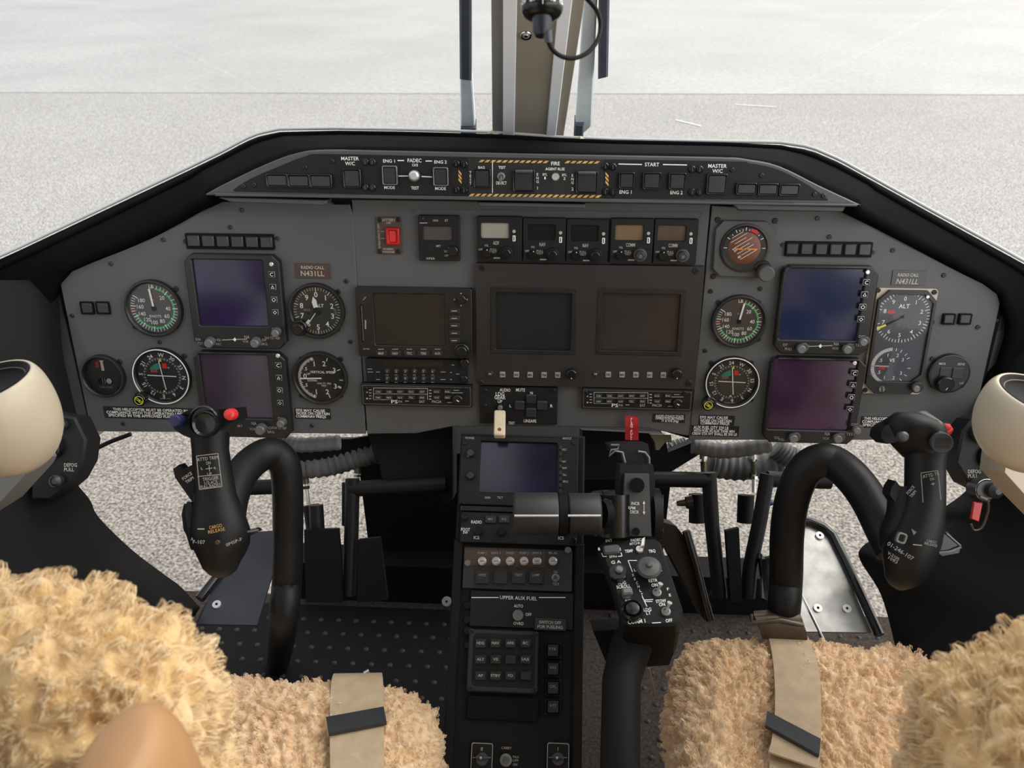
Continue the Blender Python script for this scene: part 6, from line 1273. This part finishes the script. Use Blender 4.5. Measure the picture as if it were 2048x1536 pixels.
mb=MB().m('gloss_black'); prism3(mb,[(1872,1070),(1895,1064),(1922,1092),(1918,1106),(1885,1112),(1868,1100)],D-.01,.010); mb.m('knob_grey'); mb.tube([W3(1870,1106,D-.012),W3(1900,1103,D-.012),W3(1922,1094,D-.012)],.0013,8); mb.tube([W3(1893,1067,D-.012),W3(1921,1091,D-.012)],.0009,8); world(mb,'release_paddle',Rk)
mb=MB().m('stick_black'); prism3(mb,[(1783,975),(1792,962),(1800,972),(1826,978),(1832,968),(1832,1040),(1800,1050),(1788,1030),(1790,1005),(1780,990)],D+.0,.02); world(mb,'side_switch_pod',Rk)
gf=fit_frame(W3(1860,970,D-.024),W3(1880,966,D)-W3(1842,972,D),W3(1858,940,D)-W3(1862,1005,D)); V=Unit(gf,1858,975,'x','x','x',empty=False)
mb=MB().m('dim_paint')
for t,x,y,w,h,rt in (('ATTD TR',1862,950,34,6.5,3),('DN',1864,958,8,5,3),('+',1866,968,8,8,0),('FORCE',1821,980,20,6,40),('TRIM',1826,988,16,6,40)): V.text(mb,t,x,y,h,z,w=w,bold=0,rot=R(rt))
for a in [(1842,946,1876,941),(1842,946,1846,1005),(1876,941,1882,1000)]: V.line(mb,*a,1,z)
for i in range(5): V.line(mb,1822+4*i,1070-3*i+0,1834+3*i,1056+3*i,1.2,z) if False else V.line(mb,1824+3*i,1058+2*i,1828+3*i,1070,1.2,z)
att(mb,'lettering',Rk,V,0)
gf=fit_frame(W3(1822,1100,D-.0305),W3(1850,1112,D)-W3(1790,1092,D),W3(1830,1070,D)-W3(1815,1130,D)); V=Unit(gf,1822,1100,'x','x','x',empty=False)
mb=MB().m('dim_paint')
for t,x,y,w,h,rt in (('01-246-107',1801,1102,60,8,-14),('V-2105',1787,1112,26,6,-14),('1093',1786,1120,20,6,-14),('CARGO',1863,1083,20,5,5),('RELEASE',1862,1089,26,5,5)): V.text(mb,t,x,y,h,z,w=w,bold=0,rot=R(rt))
V.line(mb,1826,1089,1844,1091,2,z); mb.m('knob_grey'); x,y=V.q(1803,1076,z); mb.ring(rrect(x,y,.011,.012,.003),rrect(x,y,.007,.008,.002),-.002,.002,.0005); att(mb,'base_lettering',Rk,V,0)
# ================================================================ seats with sheepskin covers
def vnoise(P,scale,seed):
    rng=np.random.RandomState(seed); T=rng.rand(32,32,32); Q=P*scale; i=np.floor(Q).astype(int); f=Q-i; f=f*f*(3-2*f); r_=0
    for dx in (0,1):
        for dy in (0,1):
            for dz in (0,1):
                w=(f[:,0] if dx else 1-f[:,0])*(f[:,1] if dy else 1-f[:,1])*(f[:,2] if dz else 1-f[:,2]); r_=r_+w*T[(i[:,0]+dx)%32,(i[:,1]+dy)%32,(i[:,2]+dz)%32]
    return r_
def worley(P,scale,seed):
    rng=np.random.RandomState(seed); J=rng.rand(16,16,16,3); Q=P*scale; i=np.floor(Q).astype(int); best=np.full(len(P),9.)
    for dx in (-1,0,1):
        for dy in (-1,0,1):
            for dz in (-1,0,1):
                c=i+np.array([dx,dy,dz]); j=J[c[:,0]%16,c[:,1]%16,c[:,2]%16]; best=np.minimum(best,((c+j-Q)**2).sum(1))
    return np.sqrt(best)
def fluffy(name,V,Fc,root,m,tuft=48,amp=.008,hair=0,hm=None,hl=.012,seed=1,dirv=None):
    Pa=np.array([tuple(v) for v in V]); q=np.array(Fc[len(Fc)//3]); cc=Pa.mean(0); nn_=np.cross(Pa[q[1]]-Pa[q[0]],Pa[q[2]]-Pa[q[0]])
    if nn_@(Pa[q[0]]-cc)<0: Fc=[f[::-1] for f in Fc]
    me=bpy.data.meshes.new(name); me.from_pydata([tuple(v) for v in V],[],Fc); me.update()
    N=np.zeros(len(V)*3); me.vertices.foreach_get('normal',N); N=N.reshape(-1,3); P=np.array([tuple(v) for v in V])
    warp=np.stack([vnoise(P,18,seed+k) for k in (1,2,3)],1)-.5
    d=amp*(1.15-1.25*worley(P+warp*.03,tuft,seed))+amp*.9*(vnoise(P,14,seed+5)-.5)+amp*.5*(vnoise(P,tuft*2.6,seed+6)-.5)
    P2=P+N*d[:,None]+warp*amp*.6; me.vertices.foreach_set('co',P2.ravel()); me.update()
    me.polygons.foreach_set('use_smooth',[True]*len(me.polygons)); me.materials.append(M[m]); me.materials.append(M[hm or m])
    o=bpy.data.objects.new(name,me); COL.objects.link(o)
    if root is not None: o.parent=root; o.matrix_parent_inverse=root.matrix_world.inverted()
    if hair: fibres(o,P2,N,Fc,hair,hl,seed)
    return o
def fibres(o,P,N,Fc,nclump,hl,seed,per=11):
    """short curly wool fibres gathered in locks, added to the cover's own mesh"""
    rng=np.random.RandomState(seed+50); me=o.data; F_=np.array([f for f in Fc if len(f)==4]); 
    A=P[F_[:,0]];B=P[F_[:,1]];C=P[F_[:,2]]; w=np.linalg.norm(np.cross(B-A,C-A),axis=1); w=w/w.sum()
    k=rng.choice(len(F_),nclump,p=w); rb=rng.rand(nclump,1,1); rc=rng.rand(nclump,1,1); Q4=P[F_[k]]; c=((Q4[:,0:1]*(1-rb)+Q4[:,1:2]*rb)*(1-rc)+(Q4[:,3:4]*(1-rb)+Q4[:,2:3]*rb)*rc)[:,0]; n=N[F_[k]].mean(1); n/=np.linalg.norm(n,axis=1)[:,None]
    vis=((c-np.array(CAM))*n).sum(1)<.12; c=c[vis];n=n[vis]; m_=len(c)
    flow=np.stack([vnoise(c,11,seed+k_) for k_ in (31,32,33)],1)-.5+.5*(rng.rand(m_,3)-.5); flow-=n*(flow*n).sum(1)[:,None]
    d=n*.62+flow*1.5; d/=np.linalg.norm(d,axis=1)[:,None]; L=hl*(.55+.8*rng.rand(m_))
    side=np.cross(n,d); side/=np.maximum(1e-6,np.linalg.norm(side,axis=1))[:,None]
    c=np.repeat(c,per,0); n=np.repeat(n,per,0); d=np.repeat(d,per,0); L=np.repeat(L,per)[:,None]; side=np.repeat(side,per,0); M_=len(c)
    r0=(rng.rand(M_,3)-.5)*hl*1.0; r0-=n*(r0*n).sum(1)[:,None]; tip=(rng.rand(M_,3)-.5)*hl*.35; ph=rng.rand(M_,1)*6.28
    base=c+r0-n*hl*.10; K=4; rows=[]; wv=(np.cross(d,rng.rand(M_,3)-.5)); wv/=np.maximum(1e-6,np.linalg.norm(wv,axis=1))[:,None]
    for i in range(K+1):
        t=i/K; curl=side*np.sin(ph+t*5)*hl*.10*t+n*(-.45*t*t)*L
        q=base*(1-t)+(c+d*L+tip*t)*t+n*L*.35*math.sin(math.pi*t)+curl; w_=hl*.036*(1-t*.75); rows.append((q-wv*w_,q+wv*w_))
    V=np.stack([x for r_ in rows for x in r_],1).reshape(-1,3); nv=2*(K+1); b0=len(me.vertices); nq=M_*K
    base_i=(np.arange(M_)*nv)[:,None,None]+b0; loc=np.array([[2*i,2*i+1,2*i+3,2*i+2] for i in range(K)])[None]; idx=(base_i+loc).reshape(-1)
    co=np.zeros(b0*3); me.vertices.foreach_get('co',co); n0=len(Fc); mats=[x for x in me.materials]
    nm=bpy.data.meshes.new(me.name); nm.from_pydata(np.concatenate([co.reshape(-1,3),V]).tolist(),[],[tuple(f) for f in Fc]+idx.reshape(-1,4).tolist())
    for x in mats: nm.materials.append(x)
    mi=np.zeros(n0+nq,dtype=np.int32); mi[n0:]=1; nm.polygons.foreach_set('material_index',mi); nm.polygons.foreach_set('use_smooth',[True]*(n0+nq)); nm.update(); o.data=nm
def gridsurf(fn,nu,nv,wrap=False):
    V=[];Fc=[]
    for i in range(nu):
        for j in range(nv): V.append(fn(i/(nu-1),j/(nv-(0 if wrap else 1))))
    for i in range(nu-1):
        for j in range(nv-(0 if wrap else 1)): q=(j+1)%nv; Fc.append((i*nv+j,i*nv+q,(i+1)*nv+q,(i+1)*nv+j))
    return V,Fc
def cushion(x0,x1,y0,y1,zt,h,r_=.05,lean=0,nx=330,ny=300):
    cx,cy=(x0+x1)/2,(y0+y1)/2; a,b=(x1-x0)/2,(y1-y0)/2
    def fn(u,v):
        s,t=2*u-1,2*v-1; m=max(abs(s),abs(t)); 
        if m<1e-6: return Vector((cx,cy,zt-.012))
        q=m/((abs(s)**7+abs(t)**7)**(1/7)); s*=q; t*=q
        if m<.74: k=m/.74; rr=k; z=zt-.012*(1-k*k); ra,rb=(a-r_)*rr,(b-r_)*rr
        elif m<.88: k=(m-.74)/.14*math.pi/2; ra,rb=a-r_+r_*math.sin(k),b-r_+r_*math.sin(k); z=zt-r_*(1-math.cos(k))
        else: ra,rb=a,b; z=zt-r_-(h-r_)*(m-.88)/.12
        yy=cy+rb*t/m; return Vector((cx+ra*s/m,yy,z+lean*(yy-cy)))
    return gridsurf(fn,nx,ny,False)
def seat(name_lab,x0,x1,y0,y1,zt,seed,hair,lean=.05):
    T=thing('pilot_seat',name_lab,'seat',Matrix.Translation(Vector(((x0+x1)/2,(y0+y1)/2,0))),'pilot seats')
    mb=MB().m('seat_shell'); mb.box(x0+.03,x1-.03,y0,y1-.03,.03,zt-.10,.01,.04); world(mb,'seat_base',T)
    V,Fc=cushion(x0,x1,y0,y1,zt,.13,lean=lean); fluffy('sheepskin_cushion',V,Fc,T,'fleece',tuft=80,amp=.013,hair=hair,hm='fleece_fibre',hl=.0062,seed=seed); return T
# left: front edge near 1350 px, right edge near 875 px
zl=.34
fl=hitz(640,1352,zl); rl=hitz(872,1440,zl); LS=seat('left pilot seat with a curly beige sheepskin cushion, beside the console',rl.x-.50,rl.x,fl.y-.50,fl.y-.005,zl,3,17000)
zr=.36
fr_=hitz(1640,1275,zr); l_=hitz(1352,1380,zr); RS=seat('right pilot seat with a curly beige sheepskin cushion, the wider one in view',l_.x,hitz(1950,1380,zr).x,fr_.y-.56,fr_.y-.005,zr,9,23000)
# seat backs seen from behind and above
def backrest(T,xe,side,zt,y0,y1,w,seed,hair):
    """padded back: one rounded slab, its near edge at xe, filling the frame corner"""
    hw=w/2; cx=xe+side*hw; cy=(y0+y1)/2; hy=(y1-y0)/2; R_=.075
    def fn(u,v):
        th=2*math.pi*v; c,s=math.cos(th),math.sin(th); p=.42; ex=math.copysign(abs(c)**p,c); ey=math.copysign(abs(s)**.62,s)
        zb=.40
        if u<.45: t=u/.45; a=math.pi/2*t; rr=math.sin(a); z=zt-R_*(1-math.cos(a)); q=rr
        else: t=(u-.45)/.55; z=zt-R_-(zt-R_-zb)*t; q=1
        kx=(hw-R_)*min(1,q*1.0)+R_*q; ky=hy*(.25+.75*q) if q<1 else hy
        if u<.45: kx=(hw-R_)*(u/.45)**.5*1.0+R_*q if u>0 else 0; ky=hy*q
        return Vector((cx+kx*ex, cy+ky*ey+.10*(zt-z)*.0, z))
    V,Fc=gridsurf(fn,200,520,True); fluffy('sheepskin_backrest',V,Fc,T,'fleece_warm',tuft=52,amp=.013,hair=hair,hm='fleece_fibre_warm',hl=.011,seed=seed)
def leather(T,c,r_):
    mb=MB().m('tan_leather'); mb.M=Matrix.Translation(c)@Matrix.Diagonal((*r_,1)); n=24; mb.lathe([(max(.0001,abs(math.cos(R(a)))**.45),math.copysign(abs(math.sin(R(a)))**.7,a)) for a in np.linspace(-90,90,n)],40); world(mb,'leather_side',T,80)
backrest(LS,-.236,-1,.878,.275,.405,.40,5,9000)
backrest(RS,.246,1,.885,.275,.405,.40,15,9000)
leather(LS,Vector((-.207,.240,.80)),(.026,.048,.105))
leather(RS,Vector((.262,.235,.80)),(.034,.055,.105))
# ---------------------------------------------------------------- lap belts
def strap(mb,rows,th=.0028,n=9,edge=.0008):
    G=[]
    L=spline([Vector(r_[0]) for r_ in rows],6); Rr=spline([Vector(r_[1]) for r_ in rows],6)
    for a,b in zip(L,Rr): G.append([a.lerp(b,k/n) for k in range(n+1)])
    up=Vector((0,0,1)); T=[[p+up*th for p in r_] for r_ in G]; loop=[t+list(reversed(g)) for t,g in zip(T,G)]
    mb.grid(loop,close=True); b=len(mb.v); q=len(loop[0]); s0=b-q*len(loop); mb.f.append(tuple(range(s0+q-1,s0-1,-1))); mb.f.append(tuple(range(b-q,b))); mb.mi+=[mb.cur]*2
def rz_(x0,x1,y,z,dy=0): return (tuple(hitz(x0,y,z)),tuple(hitz(x1,y+dy,z)))
T=thing('seat_belt','tan lap belt lying along the left seat cushion with a dark slider','seat belt',Matrix.Translation(hitz(715,1440,zl+.01)),'lap belts')
mb=MB().m('belt_webbing'); strap(mb,[rz_(672,762,1352,zl-.030),rz_(668,764,1350,zl-.002,-2),rz_(664,766,1362,zl+.018,-2),rz_(661,768,1400,zl+.021),rz_(660,768,1450,zl+.021),rz_(661,769,1540,zl+.017),rz_(662,770,1700,zl+.010)]); world(mb,'webbing',T,50)
mb=MB().m('belt_buckle')
def bar3(mb,P,z,th):
    A=[hitz(x,y,z) for x,y in P]; n=len(A); mb.add([tuple(p) for p in A]+[tuple(p+Vector((0,0,th))) for p in A],[tuple(range(n)),tuple(range(2*n-1,n-1,-1))]+[(i,n+i,n+(i+1)%n,(i+1)%n) for i in range(n)])
bar3(mb,[(653,1440),(768,1419),(774,1450),(658,1472)],zl+.025,.006); world(mb,'slider',T,0)
mb=MB().m('chrome'); a=hitz(728,1347,zl+.002); b=hitz(738,1341,zl+.004); mb.tube([a,b],.003,8); world(mb,'end_clip',T)
T=thing('seat_belt','tan lap belt draped over the right seat cushion with a dark slider and bronze buckle','seat belt',Matrix.Translation(hitz(1590,1440,zr+.01)),'lap belts')
mb=MB().m('belt_webbing'); strap(mb,[rz_(1528,1608,1258,zr+.02,6),rz_(1537,1618,1278,zr+.021,4),rz_(1545,1632,1320,zr+.019),rz_(1549,1640,1370,zr+.019),rz_(1549,1642,1430,zr+.019,20),rz_(1543,1640,1480,zr+.019,30),rz_(1536,1636,1506,zr+.020,34)]); strap(mb,[rz_(1541,1640,1500,zr+.006,30),rz_(1533,1640,1600,zr+.006,20),rz_(1520,1640,1700,zr+.006)]); world(mb,'webbing',T,50)
mb=MB().m('belt_buckle'); bar3(mb,[(1533,1428),(1640,1484),(1637,1516),(1530,1456)],zr+.023,.006); world(mb,'slider',T,0)
mb=MB().m('bronze_metal'); strap(mb,[rz_(1506,1592,1228,zr+.04,-6),rz_(1508,1600,1240,zr+.045,-4),rz_(1520,1610,1262,zr+.035,4),rz_(1524,1614,1278,zr+.022,4)],.006); mb.tube([hitz(1503,1232,zr+.03),hitz(1505,1246,zr+.05),hitz(1562,1240,zr+.055),hitz(1606,1250,zr+.045)],.0032,10); world(mb,'buckle',T,50)
T=thing('belt_roll','rolled tan belt end lying at the outer front corner of the right seat','belt',Matrix.Translation(hitz(1880,1265,zr+.02)))
mb=MB().m('belt_webbing'); c=[hitz(x,y,zr-.005) for x,y in ((1838,1272),(1932,1262))]; 
G=[]
for k in range(2,26): a=k*.30; r_=.008+.0008*k*.6; G.append([c[0]+Vector((0,math.cos(a)*r_,math.sin(a)*r_)),c[1]+Vector((0,math.cos(a)*r_,math.sin(a)*r_))])
mb.grid(G); o=world(mb,'rolled_webbing',T,60); md=o.modifiers.new('s','SOLIDIFY'); md.thickness=.0018
mb=MB().m('belt_webbing'); strap(mb,[rz_(1905,1945,1284,zr-.01,6),rz_(1925,1985,1300,zr-.008),rz_(1938,2010,1340,zr-.008,-10),rz_(1960,2060,1380,zr-.01,-20)]); world(mb,'loose_webbing',T,50)
mb=MB().m('belt_buckle'); mb.tube([hitz(1800,1285,zr-.01),hitz(1842,1275,zr+.0)],.012,14); world(mb,'end_sleeve',T)
